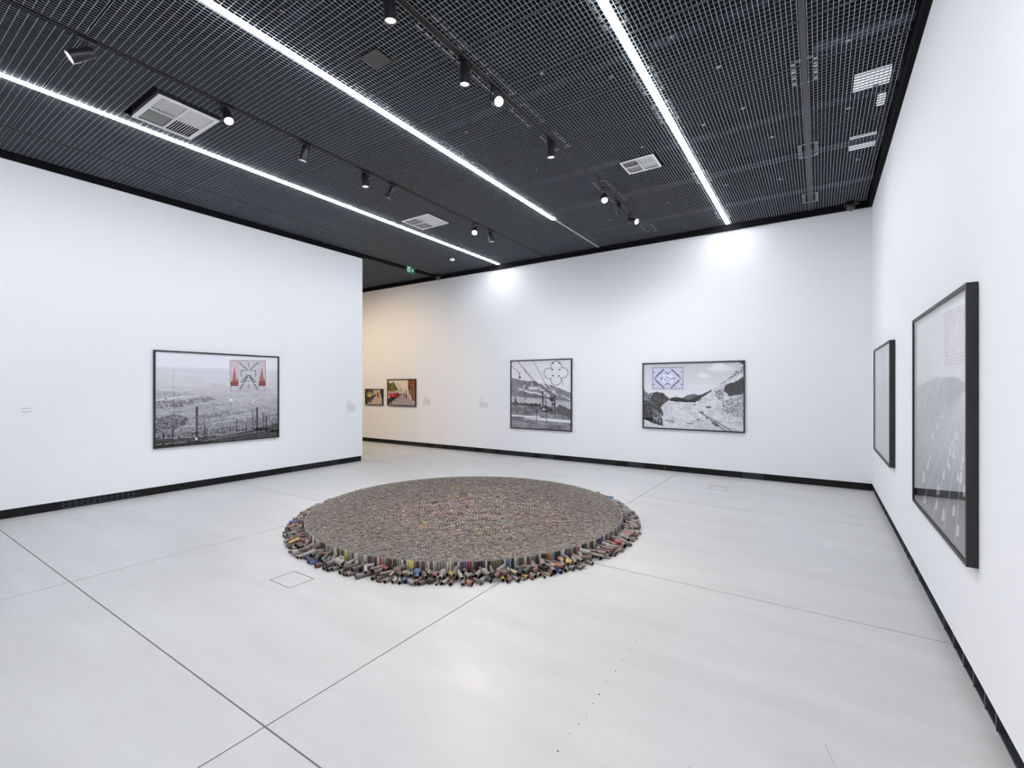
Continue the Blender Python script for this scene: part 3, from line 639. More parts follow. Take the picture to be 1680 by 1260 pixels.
def art_rubble():
    p = Paint(400, 280, [(132, 188), (1488, 156), (1488, 1124), (130, 1064)], 3)
    f = .5*p.noise(70, 55, 3)+.5*p.noise(180, 120, 1); g2 = .4*p.noise(110, 90, 2)+.6*p.noise(190, 130, 1); n = p.noise(8, 8, 4)
    p.img[:] = np.interp(p.Y, [150, 400, 640], [.80, .87, .94])[..., None]
    for c_ in ((1170, 250, 170, 40), (1160, 210, 90, 35), (960, 350, 85, 28), (930, 330, 45, 22), (930, 490, 160, 16), (600, 600, 60, 10)): p.set(p.ell(*c_, .5), .94, .85)
    p.set(p.poly([(640, 665), (730, 617), (820, 602), (910, 622), (930, 700), (640, 700)], 6), .45+.1*(f-.5))
    sp = lambda base, th, amt: np.where(f > th, base, base-amt)
    p.set(p.poly([(850, 735), (1040, 560), (1240, 440), (1488, 215), (1488, 1130), (130, 1070), (130, 940), (400, 960), (390, 760), (450, 715), (560, 718), (622, 682), (745, 727)], 18), np.clip(.92-1.1*np.clip(.30-g2, 0, 1)*2-.14*(f < .38)-.06*(n < .5), 0, 1))
    p.set(p.poly([(1240, 480), (1330, 445), (1488, 365), (1488, 600), (1290, 640), (1225, 545)], 40), .25+.25*(f-.5))
    p.set(p.poly([(1170, 460), (1250, 420), (1390, 290), (1488, 210), (1488, 300), (1300, 400), (1200, 480)], 60)*(g2 > .45), .3, .75)
    p.set(p.poly([(1430, 160), (1488, 156), (1488, 200), (1440, 180)], 20), .25, .8)
    p.set(p.poly([(1090, 560), (1230, 540), (1210, 690), (1150, 700)], 70)*(f > .47), .3, .8); p.set(p.poly([(1200, 700), (1488, 620), (1488, 960), (1300, 880), (1200, 840)], 60)*(g2 > .52), .3, .7)
    p.set(p.poly([(490, 655), (560, 650), (640, 655), (745, 692), (850, 640), (1000, 572), (1050, 545), (1060, 560), (930, 650), (840, 722), (560, 712), (490, 702)], 16), .17+.1*(f-.5))
    p.set(p.line((576, 628), (576, 670), 8), .2)
    tr_ = p.poly([(128, 540), (200, 600), (320, 572), (400, 590), (495, 680), (480, 692), (400, 745), (370, 790), (405, 870), (385, 930), (395, 1048), (280, 1022), (150, 958), (128, 950)], 26)
    p.set(tr_, np.where(g2 > .64, .55, .15)+.15*(f-.5)); p.set(tr_*p.poly([(128, 540), (260, 600), (220, 690), (128, 700)], 20)*(f > .5), .75, .8)
    p.set(tr_*p.poly([(250, 800), (380, 880), (380, 1000), (270, 960)], 30)*(f > .5), .85, .8)
    for a, b_ in (((170, 960), (400, 1045)), ((130, 700), (360, 830)), ((200, 930), (330, 800)), ((330, 1030), (350, 840))): p.set(p.line(a, b_, 9), .12, .8)
    p.set(p.line((905, 852), (1345, 1124), 9)+p.line((905, 860), (1262, 1122), 8), .12, .95); p.set(p.line((925, 862), (1300, 1122), 9), .75, .8)
    p.set(p.line((898, 852), (945, 856), 12)+p.line((1280, 760), (1488, 612), 8)+p.line((430, 968), (545, 992), 9)+p.line((720, 1012), (800, 1004), 9)+p.line((860, 960), (890, 955), 14), .2, .85)
    p.set(p.poly([(978, 775), (1045, 775), (1050, 800), (985, 802)]), .35, .8); p.set(p.line((980, 775), (1050, 775), 5)+p.line((980, 790), (1040, 790), 4), .15)
    p.set(p.poly([(1040, 1000), (1080, 980), (1180, 1050), (1130, 1060)], 20)*(f > .45), .2, .85); p.set(p.ell(825, 748, 18, 7)+p.ell(985, 940, 16, 8), .15)
    Q = ((256, 240), (669, 236), (669, 534), (256, 533)); p.set(p.poly(Q), (.90, .91, .95), .95)
    gl_ = 0
    for k in range(24): gl_ = gl_+p.line(hom_pt(Q, k/23, 0), hom_pt(Q, k/23, 1), 2.3)
    for k in range(18): gl_ = gl_+p.line(hom_pt(Q, 0, k/17), hom_pt(Q, 1, k/17), 2.3)
    p.set(np.clip(gl_, 0, 1), (.38, .41, .58), .6)
    for i in range(4): p.set(p.line(Q[i], Q[(i+1) % 4], 6), (.2, .22, .4))
    for k in range(24): x, y = hom_pt(Q, k/23, 0); p.set(p.line((x, y-12), (x, y-5), 3), (.3, .3, .45), .8)
    p.set(p.poly([(392, 335), (528, 335), (530, 450), (392, 450)]), (.92, .93, .97))
    for a, b_ in (((402, 370), (430, 410)), ((430, 410), (480, 432)), ((430, 355), (460, 400)), ((460, 380), (520, 396)), ((470, 425), (520, 400)), ((410, 395), (440, 425)), ((450, 360), (462, 382))): p.set(p.line(a, b_, 9), (.55, .58, .78), .85)
    p.set(p.line((470, 378), (518, 397), 4), (.2, .2, .3))
    for a, b_ in (((305, 360), (402, 267)), ((517, 265), (618, 358)), ((300, 415), (403, 513)), ((618, 415), (515, 512))):
        for k in range(8):
            x, y = a[0]+(b_[0]-a[0])*k/7, a[1]+(b_[1]-a[1])*k/7; p.set(p.poly([(x-10, y-9), (x+10, y-9), (x+(10 if k % 2 else 0), y+10), (x-10, y+10)]), (.06, .06, .12))
    for x, y in ((288, 388), (633, 387), (378, 388), (541, 387), (458, 319), (458, 455), (272, 303), (648, 302), (270, 470), (650, 472), (435, 303), (485, 303), (432, 470), (484, 470)):
        s_ = 11 if 280 < x < 640 and (370 < y < 400 or x == 458) else 9; p.set(p.poly([(x-s_, y-s_*.7), (x+s_, y-s_*.7), (x+s_, y+s_*.7), (x-s_, y+s_*.7)]), (.08, .08, .16))
    p.img *= np.array([.985, .975, 1.0]); return p
def art_rails():
    p = Paint(200, 170, [(0, 0), (100, 0), (100, 100), (0, 100)], 4); f = p.noise(30, 30, 3)
    p.img[:] = (np.interp(p.Y, [0, 35, 60, 100], [.96, .94, .84, .78])+.08*(f-.5))[..., None]  # print kept pale: wall reflection in the glass painted in
    p.set(p.poly([(0, 38), (20, 32), (40, 36), (48, 26), (52, 10), (54, 10), (57, 28), (70, 34), (100, 36), (100, 50), (0, 50)], 4), .76+.2*(f-.5), .6)
    for x in (-30, -8, 15, 45, 80, 115, 140): p.set(p.line((56+(x-56)*.08, 42), (x, 104), 1.1), .93, .8); p.set(p.line((57+(x-56)*.08, 42), (x+3, 104), 1.2), .5, .35)
    for x in (53, 60): p.set(p.line((x, 8), (x, 40), .8), .6, .7)
    return p
def art_road():
    p = Paint(340, 300, [(220, 215), (430, 82), (430, 1183), (220, 938)], 5); f = p.noise(40, 40, 3); n = p.noise(6, 9, 4)
    p.img[:] = (np.interp(p.V, [0, .3, .45, .65, .78, 1], [.97, .95, .80, .66, .40, .36])+.10*(n-.5)+.09*(f-.5))[..., None]  # pale top and dark foot strengthen the glass reflection in print colour
    p.set(p.poly([(220, 480), (300, 440), (370, 440), (420, 470), (400, 500), (300, 600), (220, 700)], 20), .55+.4*(n-.5)+.3*(f-.5), .6)
    for xb in (150, 235, 300, 360, 430, 520): p.set(p.line((416, 470), (xb, 1200), 5), .86, .5)
    p.set(p.poly([(416, 470), (225, 830), (222, 700), (400, 480)], 3), .62, .5)
    for x, y, r in ((370, 680, 11), (355, 710, 9), (365, 722, 8), (347, 745, 9), (360, 755, 10), (340, 790, 9), (322, 838, 11), (345, 805, 8), (396, 770, 10), (389, 800, 9), (386, 850, 14), (376, 845, 10), (270, 770, 9), (262, 800, 11), (245, 850, 13),
                    (294, 960, 13), (320, 1000, 15), (360, 980, 13), (250, 940, 11), (375, 1060, 14), (400, 560, 5), (405, 530, 4), (394, 600, 5), (390, 620, 5), (320, 600, 7), (300, 640, 9), (280, 680, 9), (330, 560, 6), (400, 900, 14), (300, 900, 12), (420, 980, 12)):
        p.set(p.poly([(x-r*.35, y+r*1.6), (x+r*.1, y-r*1.9), (x+r*.55, y-r*1.7), (x+r*.5, y+r*1.4)]), .95, .9); p.set(p.ell(x+r*.1, y+r*1.7, r*.4, r*.5), .3, .4)
    p.set(p.line((412, 495), (397, 548), 5), .95)
    Q = ((329, 185), (403, 152), (402, 386), (331, 397)); p.set(p.poly(Q), (.96, .93, .94), .8); gl_ = 0; rs = random.Random(5)
    for k in range(17): gl_ = gl_+p.line(hom_pt(Q, 0, k/16), hom_pt(Q, 1, k/16), 2.8)*(np.abs(p.X-366) > (17 if 4 < k < 13 else 0))
    for k in range(90):
        i, j = rs.randint(0, 13)/13, rs.randint(0, 15)/16; gl_ = gl_+p.line(hom_pt(Q, i, j), hom_pt(Q, i, j+1/16), 1.6)
    for i in range(4): gl_ = gl_+p.line(Q[i], Q[(i+1) % 4], 2.5)
    p.set(np.clip(gl_, 0, 1), (.78, .42, .46), .5); return p
def art_street_red():
    p = Paint(150, 150, [(722, 352), (1362, 348), (1362, 1010), (722, 997)], 6); f = p.noise(30, 30, 3); n = p.noise(8, 8, 3)
    p.img[:] = np.array([.93, .88, .80])
    p.set(p.poly([(722, 860), (1060, 690), (1130, 700), (1290, 860), (1362, 1020), (722, 1010)], 4), (.68+.2*(f-.5), .62+.2*(f-.5), .62+.2*(f-.5)))
    p.set(p.poly([(722, 410), (790, 440), (850, 395), (890, 460), (960, 600), (940, 640), (722, 640)], 50), (.42+.5*(f-.5), .44+.5*(f-.5), .22+.4*(f-.5)))
    p.set(p.poly([(940, 430), (960, 430), (1040, 560), (1080, 690), (960, 680)], 60)*(f > .45), (.6, .55, .48), .7)
    p.set(p.poly([(722, 830), (820, 820), (1030, 690), (1040, 720), (800, 920), (722, 990)], 5), (.22, .18, .17))
    p.set(p.poly([(735, 690), (760, 640), (860, 640), (890, 700), (885, 800), (750, 800)], 8), (.78, .22, .17)); p.set(p.poly([(765, 655), (845, 655), (860, 700), (765, 705)]), (.72, .70, .72)); p.set(p.poly([(790, 735), (840, 735), (840, 755), (790, 755)]), (.9, .6, .5))
    p.set(p.poly([(880, 700), (930, 670), (990, 690), (960, 780), (885, 800)], 8), (.55, .20, .15)); p.set(p.poly([(870, 650), (960, 640), (980, 680), (880, 690)]), (.70, .74, .70))
    p.set(p.poly([(750, 795), (885, 795), (870, 850), (760, 850)]), (.10, .08, .08))
    p.set(p.poly([(1190, 350), (1362, 345), (1362, 910), (1290, 870), (1250, 780), (1190, 560)], 8), (.50+.3*(n-.5), .33+.25*(n-.5), .25+.2*(n-.5)))
    p.set(p.poly([(1190, 400), (1270, 420), (1270, 500), (1185, 510)], 10), (.62, .32, .18)); p.set(p.poly([(1170, 530), (1260, 500), (1250, 545)], 6), (.14, .1, .1))
    p.set(p.poly([(1300, 350), (1335, 350), (1345, 850), (1320, 860)]), (.70, .45, .30), .8)
    for x, y0, y1, w_, c_ in ((1100, 640, 800, 18, (.5, .3, .28)), (1152, 620, 800, 24, (.35, .2, .2)), (1215, 560, 760, 16, (.2, .13, .12)), (1125, 530, 620, 5, (.4, .35, .3)), (1255, 600, 800, 10, (.8, .7, .6)), (1295, 640, 880, 12, (.55, .35, .35)), (1270, 560, 780, 7, (.2, .15, .12))): p.set(p.line((x, y0), (x, y1), w_), c_, .9)
    for x, y in ((885, 860), (935, 810), (970, 780)): p.set(p.line((x, y), (x, y+30), 14), (.2, .15, .15))
    p.set(p.line((803, 700), (803, 1005), 11), (.10, .08, .07)); p.set(p.ell(1150, 790, 24, 12), (.2, .17, .17)); return p
def art_street_yellow():
    p = Paint(110, 90, [(165, 605), (540, 598), (540, 976), (165, 972)], 7); f = p.noise(30, 30, 3)
    p.img[:] = np.array([.80, .72, .58])
    p.set(p.poly([(165, 860), (400, 740), (480, 700), (545, 840), (545, 980), (165, 980)], 4), (.80+.15*(f-.5), .72+.15*(f-.5), .63+.15*(f-.5)))
    p.set(p.poly([(165, 600), (300, 600), (345, 660), (320, 690), (165, 700)], 24), (.24+.3*(f-.5), .26+.3*(f-.5), .12+.2*(f-.5)))
    p.set(p.poly([(480, 600), (545, 600), (545, 830), (500, 760), (480, 690)], 10), (.30+.3*(f-.5), .24+.25*(f-.5), .18+.2*(f-.5)))
    p.set(p.poly([(165, 700), (390, 700), (400, 740), (300, 860), (165, 970)], 10), (.28+.2*(f-.5), .22+.2*(f-.5), .17+.2*(f-.5)))
    p.set(p.poly([(185, 720), (220, 670), (275, 670), (300, 730), (290, 790), (195, 790)], 6), (.62, .60, .30)); p.set(p.poly([(212, 745), (275, 745), (275, 785), (212, 785)]), (.85, .83, .45)); p.set(p.poly([(290, 690), (380, 690), (390, 730), (300, 750)]), (.6, .62, .48))
    for x, y0, y1, w_ in ((205, 800, 975, 14), (283, 800, 915, 9), (325, 770, 865, 9), (350, 750, 800, 8), (265, 880, 925, 30), (510, 740, 815, 10)): p.set(p.line((x, y0), (x, y1), w_), (.16, .12, .1))
    p.set(p.poly([(410, 680), (450, 670), (460, 780), (440, 810), (415, 800)], 6), (.58, .28, .26), .9); return p

def print_mesh(p, grain=.16):
    W_, H_ = p.W, p.H; gr = p.rs.random((H_, W_, 1))-.5; sm = np.abs(p.img.mean(2, keepdims=True)-.95).clip(0, .5)*2
    if grain: p.img = p.img+gr*grain*sm
    p.img = np.where(p.img < .5, p.img*np.clip(.55+.9*p.img, 0, 1), p.img)
    im = np.clip(p.img, 0, 1); lin = np.where(im <= .04045, im/12.92, ((im+.055)/1.055)**2.4)
    u, v = np.meshgrid(np.linspace(0, 1, W_), np.linspace(0, 1, H_))
    co = np.stack([u.ravel(), np.zeros(u.size), 1-v.ravel()], 1)
    i, j = np.meshgrid(np.arange(W_-1), np.arange(H_-1)); a = (j*W_+i).ravel()
    F = np.stack([a, a+W_, a+W_+1, a+1], 1)
    me = bpy.data.meshes.new('photo_print'); me.vertices.add(len(co)); me.vertices.foreach_set('co', co.ravel().astype(np.float32))
    me.loops.add(F.size); me.loops.foreach_set('vertex_index', F.ravel().astype(np.int32))
    me.polygons.add(len(F)); me.polygons.foreach_set('loop_start', (np.arange(len(F))*4).astype(np.int32))
    at = me.color_attributes.new('col', 'FLOAT_COLOR', 'POINT'); at.data.foreach_set('color', np.concatenate([lin.reshape(-1, 3), np.ones((W_*H_, 1))], 1).ravel().astype(np.float32))
    me.materials.append(M['print']); me.update(); me.validate(); return me
def framed(label, W_, H_, dep, painter, loc, rz, fw=.022, group='black framed photographs'):
    """local: x to the right along the picture, -y out of the wall, z up; origin at lower left corner on the wall"""
    t = thing('framed_photograph', label, 'framed photograph', loc, group, (0, 0, rz)); y0 = -.002
    child_box('frame_side', 'frame', t, 0, -dep, 0, fw, y0, H_); child_box('frame_side', 'frame', t, W_-fw, -dep, 0, W_, y0, H_)
    child_box('frame_rail', 'frame', t, fw, -dep, 0, W_-fw, y0, fw); child_box('frame_rail', 'frame', t, fw, -dep, H_-fw, W_-fw, y0, H_)
    child_box('backing', 'backing', t, fw, -dep*.45+.001, fw, W_-fw, y0, H_-fw)
    o = link('photo_print', print_mesh(painter()), t, (fw, -dep*.45-.001, fw)); o.scale = (W_-2*fw, 1, H_-2*fw)
    gm = MB().box(fw+.0005, -dep+.006, fw+.0005, W_-fw-.0005, -dep+.008, H_-fw-.0005); gm.mi = [1, 1, 0, 1, 1, 1]; gm.obj('glass_pane', ['glass', 'clear'], t)
    return t
framed('black framed mine photo with red spires in a grid, on the left partition', 1.906, 1.457, .034, art_mine, (XL, 2.815, .679), math.pi/2)
framed('near-square black framed photo of a cable car with a clover diagram, on the back wall', 1.558, 1.556, .034, art_cable, (-5.922, YB, .635), 0)
framed('wide black framed photo of rubble and rails with a blue grid, back wall', 1.785, 1.257, .034, art_rubble, (-2.853, YB, .79), 0)
framed('black framed hazy railway photo, the far one of two on the right wall', 1.735, 1.36, .05, art_rails, (XR, 8.105, .733), -math.pi/2)
framed('large black framed hazy motorway photo with a red maze, near one on right wall', 1.659, 1.454, .047, art_road, (XR, 4.934, .676), -math.pi/2)
framed('small black framed street photo with a yellow car, leftmost on the back wall', .74, .46, .045, art_street_yellow, (-10.96, YB, 1.064), 0, .02)
framed('medium black framed street photo with red cars, second from the left on the back wall', 1.09, .735, .045, art_street_red, (-10.03, YB, 1.06), 0, .022)

# ------------------------------------------------------------------ wall texts (too small to read in the photograph: lines of small print)
def wall_text(label, loc, rz, rows, dot=None, seed=1):
    rs = random.Random(seed); m = MB()
    for wd, z, h_ in rows:
        x = 0
        while x < wd-.004:
            l_ = min(rs.uniform(.008, .03), wd-x); m.box(x, -.0008, z-h_/2, x+l_, -.0001, z+h_/2); x += l_+.004
    if dot: m.box(0, -.0008, dot-.008, .014, -.0001, dot+.008)
    o = m.obj('wall_text', 'text', None, loc); o.rotation_euler = (0, 0, rz); tag(o, label, 'wall text', 'grey wall texts')
para = lambda n, z, wd, pit=.0135, h_=.0042: [(wd-(.02 if k % 4 == 3 else 0), z-k*pit, h_) for k in range(n)]
wall_text('short three line grey wall caption left of the mine photograph', (XL, 1.457, 1.24), math.pi/2, [(.085, .086, .006), (.015, .073, .005), (.105, .045, .005), (.06, .036, .003)], None, 1)
wall_text('grey wall text at the right end of the left partition', (XL, 6.193, 1.0), math.pi/2, [(.06, .30, .007), (.12, .272, .006)]+para(13, .236, .215), .045, 2)
wall_text('grey wall text right of the photograph with red cars', (-8.681, YB, 1.03), 0, [(.06, .285, .007), (.10, .262, .006)]+para(12, .232, .24, .0135), .035, 3)
wall_text('grey wall text left of the cable car photograph', (-6.829, YB, .975), 0, [(.07, .345, .007), (.12, .315, .006), (.06, .285, .007), (.12, .258, .006)]+para(10, .235, .25, .0135), .05, 4)
for z, lb in ((2.28, 'small white plate high in the back corner of the right wall'), (.50, 'small white plate low in the back corner of the right wall')):
    o = MB().box(XR-.012, 8.70, z, XR-.001, 8.84, z+.13).obj('wall_plate', 'white_metal'); tag(o, lb, 'wall plate', 'white wall plates')

# ------------------------------------------------------------------ the disc of upright tubes
DC = np.array([-3.635, 4.542]); DR, DH = 1.869, .12
def S3(h): return S(*h)
SIDE = [('grey', (120, 118, 112)), ('pale grey', (168, 165, 156)), ('dark brown', (66, 48, 40)), ('black', (26, 25, 25)), ('olive', (98, 94, 72)), ('slate', (84, 90, 92)), ('rust brown', (98, 62, 46)),
        ('cream', (188, 176, 146)), ('dark green', (22, 52, 44)), ('yellow', (214, 188, 26)), ('blue', (44, 82, 150)), ('red', (160, 44, 36)), ('orange', (170, 88, 48))]
SC = {n: S3(c) for n, c in SIDE}
RIM = np.array(S(226, 222, 214))
INC = [S3(c) for c in ((112, 78, 66), (96, 70, 60), (84, 66, 58), (104, 88, 76), (70, 66, 64), (52, 48, 48), (128, 84, 70), (120, 104, 88), (88, 84, 78))]
INV = [S3(c) for c in ((158, 62, 48), (176, 84, 60), (176, 160, 60), (204, 176, 50), (72, 104, 84), (60, 92, 108), (184, 148, 110), (150, 50, 46), (96, 120, 72))]
def tube_arrays(P, R, Hh, n, wall_t):
    """vertices/faces for many upright hollow tubes; returns V (k*4n,3), list of quads"""
    k = len(P); th = np.arange(n)*2*np.pi/n
    ph = nr.random(k)*np.pi
    c = np.cos(th[None]+ph[:, None]); s_ = np.sin(th[None]+ph[:, None])
    ri = R-wall_t; V = np.zeros((k, 4, n, 3))
    for lv, (rr, zz) in enumerate(((R, np.zeros(k)), (R, Hh), (ri, Hh), (ri, Hh-np.minimum(.06, Hh*.6)))):
        V[:, lv, :, 0] = P[:, :1]+rr[:, None]*c; V[:, lv, :, 1] = P[:, 1:2]+rr[:, None]*s_; V[:, lv, :, 2] = zz[:, None]
    i = np.arange(n); j = (i+1) % n; Q = []
    for lv in range(3): Q.append(np.stack([lv*n+i, lv*n+j, (lv+1)*n+j, (lv+1)*n+i], 1))
    Q = np.stack(Q)   # 3,n,4
    return V.reshape(-1, 3), Q, np.arange(n)+3*n
def tubes_mesh(name, P, R, Hh, n, wt, cs, cr, ci):
    k = len(P); V, Q, flo = tube_arrays(P, R, Hh, n, wt)
    off = np.arange(k)*4*n
    quads = (off[:, None, None, None]+Q[None]).reshape(-1, 4)          # k*3*n
    floors = off[:, None]+flo[None]
    cq = np.stack([np.repeat(cs[:, None], n, 1), np.repeat(cr[:, None], n, 1), np.repeat(ci[:, None], n, 1)], 1).reshape(-1, 3)
    loops = np.concatenate([quads.ravel(), floors.ravel()])
    starts = np.concatenate([np.arange(len(quads))*4, len(quads)*4+np.arange(k)*n])
    me = bpy.data.meshes.new(name); me.vertices.add(len(V)); me.vertices.foreach_set('co', V.ravel().astype(np.float32))
    me.loops.add(len(loops)); me.loops.foreach_set('vertex_index', loops.astype(np.int32))
    me.polygons.add(len(starts)); me.polygons.foreach_set('loop_start', starts.astype(np.int32))
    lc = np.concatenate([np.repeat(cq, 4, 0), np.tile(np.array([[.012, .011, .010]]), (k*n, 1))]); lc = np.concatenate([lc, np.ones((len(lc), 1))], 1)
    at = me.color_attributes.new('col', 'FLOAT_COLOR', 'CORNER'); at.data.foreach_set('color', lc.ravel().astype(np.float32))
    me.materials.append(M['paint']); me.update(calc_edges=True); return me
rr = np.linspace(0, DR-.026, 4000); pit = np.maximum(.0215, .068-.0262*rr)
cum = np.concatenate([[0], np.cumsum((2*np.pi*rr/(pit**2))[1:]*np.diff(rr))])
N = int(cum[-1]); kk = np.arange(N)+.5; rad = np.interp(kk, cum, rr); ang = kk*math.pi*(3-math.sqrt(5))
P = np.stack([DC[0]+rad*np.cos(ang), DC[1]+rad*np.sin(ang)], 1); P += nr.normal(0, .0006, P.shape)
pr = np.interp(rad, rr, pit); R = pr*.475
Hh = DH+nr.normal(0, .0022, N)
fr_ = rad/DR
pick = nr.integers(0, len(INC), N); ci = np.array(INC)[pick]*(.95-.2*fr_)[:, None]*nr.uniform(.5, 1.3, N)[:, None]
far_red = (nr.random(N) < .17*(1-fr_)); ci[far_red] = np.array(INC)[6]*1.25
vv = nr.random(N) < .045; ci[vv] = np.array(INV)[nr.integers(0, len(INV), vv.sum())]
cr = RIM[None]*np.clip(nr.normal(.95, .22, N), .3, 1.25)[:, None]*np.array([1.0, .985, .95])[None]
nmz = nr.random(N) < .04; cr[nmz] = np.array(INV)[nr.integers(0, len(INV), nmz.sum())]
drk = nr.random(N) < .10; cr[drk] *= .35
cs = np.array([SC['dark brown']]*N)
# outer ring: single tubes, the nearest 300 as things of their own
pitr = .0232; nring = int(2*math.pi*(DR-.0125)/pitr); ra = np.arange(nring)*2*np.pi/nring
PR = np.stack([DC[0]+(DR-.0125)*np.cos(ra), DC[1]+(DR-.0125)*np.sin(ra)], 1)
names = [n for n, _ in SIDE[:8]]; wts = [.24, .17, .17, .13, .09, .08, .09, .03]
colr = list(nr.choice(names, nring, p=wts))
vis = []
for i in range(nring):
    x, y, d = to_px(PR[i, 0], PR[i, 1], DH*.6); nx, ny = math.cos(ra[i]), math.sin(ra[i])
    facing = -(nx*PR[i, 0]+ny*PR[i, 1])/math.hypot(*PR[i]); vis.append((facing/d if facing > 0 else facing, i, x))
for px_, cn in ((513, 'blue'), (567, 'yellow'), (673, 'yellow'), (762, 'blue'), (766, 'red'), (833, 'blue'), (902, 'orange'), (911, 'dark green'), (914, 'dark green'), (916, 'dark green'), (955, 'dark green'), (958, 'dark green'), (949, 'orange'),
                (985, 'blue'), (988, 'red'), (992, 'blue'), (1011, 'blue'), (1014, 'blue'), (1017, 'blue'), (1019, 'blue'), (625, 'red')):
    cand = [v for v in vis if v[0] > 0]; q = min(cand, key=lambda v: abs(v[2]-px_)); colr[q[1]] = cn
order = [v[1] for v in sorted(vis, reverse=True)]; solo = set(order[:300])
SEC = ((500, 'far left tip'), (525, 'left end'), (560, 'left side'), (600, 'front far left'), (640, 'front left'), (680, 'front near left'), (720, 'front left of middle'), (760, 'front middle'), (800, 'front right of middle'), (845, 'front near right'), (890, 'front right'), (935, 'front far right'), (975, 'right side'), (1010, 'right end'))
def sector(x):
    for lim, nm in SEC:
        if x < lim: return nm
    return 'far right tip'
tm = {}
for i in order[:300]:
    cn = colr[i]
    if cn not in tm:
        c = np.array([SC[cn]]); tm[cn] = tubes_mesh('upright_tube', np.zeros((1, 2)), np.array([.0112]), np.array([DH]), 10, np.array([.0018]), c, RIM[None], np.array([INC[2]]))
    o = link('upright_tube', tm[cn], None, (PR[i, 0], PR[i, 1], 0)); o.rotation_euler.z = rnd.uniform(0, 3)
    o.scale.z = 1+rnd.gauss(0, .01)
    x = [v for v in vis if v[1] == i][0][2] if False else to_px(PR[i, 0], PR[i, 1], .08)[0]
    ne = colr[(i+1) % nring], colr[i-1]
    tag(o, '%s rim tube between %s and %s ones, %s' % (cn, ne[1], ne[0], sector(x)), 'tube', 'upright tubes in the rim of the disc')
rest = np.array([i for i in range(nring) if i not in solo])
cN = np.array([SC[colr[i]] for i in rest])
P = np.concatenate([P, PR[rest]]); R = np.concatenate([R, np.full(len(rest), .0112)]); Hh = np.concatenate([Hh, DH+nr.normal(0, .001, len(rest))])
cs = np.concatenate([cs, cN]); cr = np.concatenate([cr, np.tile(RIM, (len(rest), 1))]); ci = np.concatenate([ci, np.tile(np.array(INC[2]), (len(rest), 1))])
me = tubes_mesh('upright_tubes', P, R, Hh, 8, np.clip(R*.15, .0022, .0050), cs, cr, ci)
o = link('upright_tube_field', me); tag(o, 'thousands of short metal tubes standing upright, packed into a large low disc', 'tube field', None, 'stuff')

# ------------------------------------------------------------------ loose pipe offcuts and fittings around the disc
LC = [('grey', (140, 133, 128)), ('dark grey', (98, 93, 91)), ('brown', (116, 94, 84)), ('reddish brown', (132, 100, 88)), ('pale grey', (158, 152, 147)), ('beige', (172, 158, 138)), ('black', (52, 49, 48)),
      ('blue', (84, 108, 152)), ('ochre yellow', (190, 160, 90)), ('terracotta', (178, 126, 100)), ('rust red', (140, 78, 66)), ('pink red', (196, 90, 90))]
LW = [.30, .17, .16, .11, .14, .055, .04, .02, .008, .022, .008, .003]
def arc(r, a0, a1, n): return [(r*math.cos(a0+(a1-a0)*k/(n-1))-r*math.cos(a0), r*math.sin(a0+(a1-a0)*k/(n-1))-r*math.sin(a0), 0) for k in range(n)]
def shp(kind, c):
    """each lies along +x from the origin, resting at z=0 (outer end at +x)"""
    ci_ = (.02, .018, .016); m = MB(); d2 = tuple(v*.75 for v in c)
    if kind == 'straight pipe offcut': m.sweep([(-.055, 0, .016), (.055, 0, .016)], [.016]*2, 12, .013, c, ci_)
    elif kind == 'short pipe offcut': m.sweep([(-.032, 0, .018), (.032, 0, .018)], [.018]*2, 12, .0148, c, ci_)
    elif kind == 'thin pipe offcut': m.sweep([(-.06, 0, .0105), (.06, 0, .0105)], [.0105]*2, 10, .008, c, ci_)
    elif kind == 'thick pipe offcut': m.sweep([(-.05, 0, .026), (.05, 0, .026)], [.026]*2, 14, .022, c, ci_)
    elif kind == 'collared pipe offcut':
        m.sweep([(-.06, 0, .021), (.05, 0, .021)], [.0155]*2, 12, .0125, c, ci_); m.sweep([(.018, 0, .021), (.055, 0, .021)], [.021]*2, 12, .0165, d2, ci_)
    elif kind == 'bent pipe offcut':
        a = [( -.05+.10*t_, .028*math.sin(math.pi*t_*.9)-.01, .017) for t_ in (0, .2, .4, .6, .8, 1)]; m.sweep(a, [.017]*6, 12, .0135, c, ci_)
    elif kind == 'elbow fitting':
        a = [(p[0]*1-.0, p[1], .021) for p in arc(.042, -math.pi/2, 0, 6)]; m.sweep(a, [.018]*6, 12, .0145, c, ci_)
        m.sweep([(a[-1][0], a[-1][1]-.006, .021), (a[-1][0], a[-1][1]+.016, .021)], [.0212]*2, 12, .0165, d2, ci_); m.sweep([(-.016, 0, .021), (.006, 0, .021)], [.0212]*2, 12, .0165, d2, ci_)
    elif kind == 'tee fitting':
        m.sweep([(-.035, 0, .02), (.035, 0, .02)], [.017]*2, 12, .014, c, ci_); m.sweep([(0, 0, .02), (0, .034, .02)], [.016]*2, 12, .013, c, ci_)
        for s in (-.035, .023): m.sweep([(s, 0, .02), (s+.012, 0, .02)], [.02]*2, 12, .0165, d2, ci_)
    elif kind == 'reducer fitting': m.sweep([(-.04, 0, .024), (-.008, 0, .024), (.010, 0, .018), (.045, 0, .018)], [.024, .024, .015, .015], 12, .020, c, ci_)
    elif kind == 'ring cut': m.sweep([(-.014, 0, .022), (.014, 0, .022)], [.022]*2, 12, .0175, c, ci_)
    elif kind == 'slanted cut pipe offcut':
        m.sweep([(-.05, 0, .017), (.05, 0, .017)], [.017]*2, 12, .0138, c, ci_)
        m.v = [(x+(z-.017)*1.1 if x > .04 else x, y, z) for x, y, z in m.v]
    return m
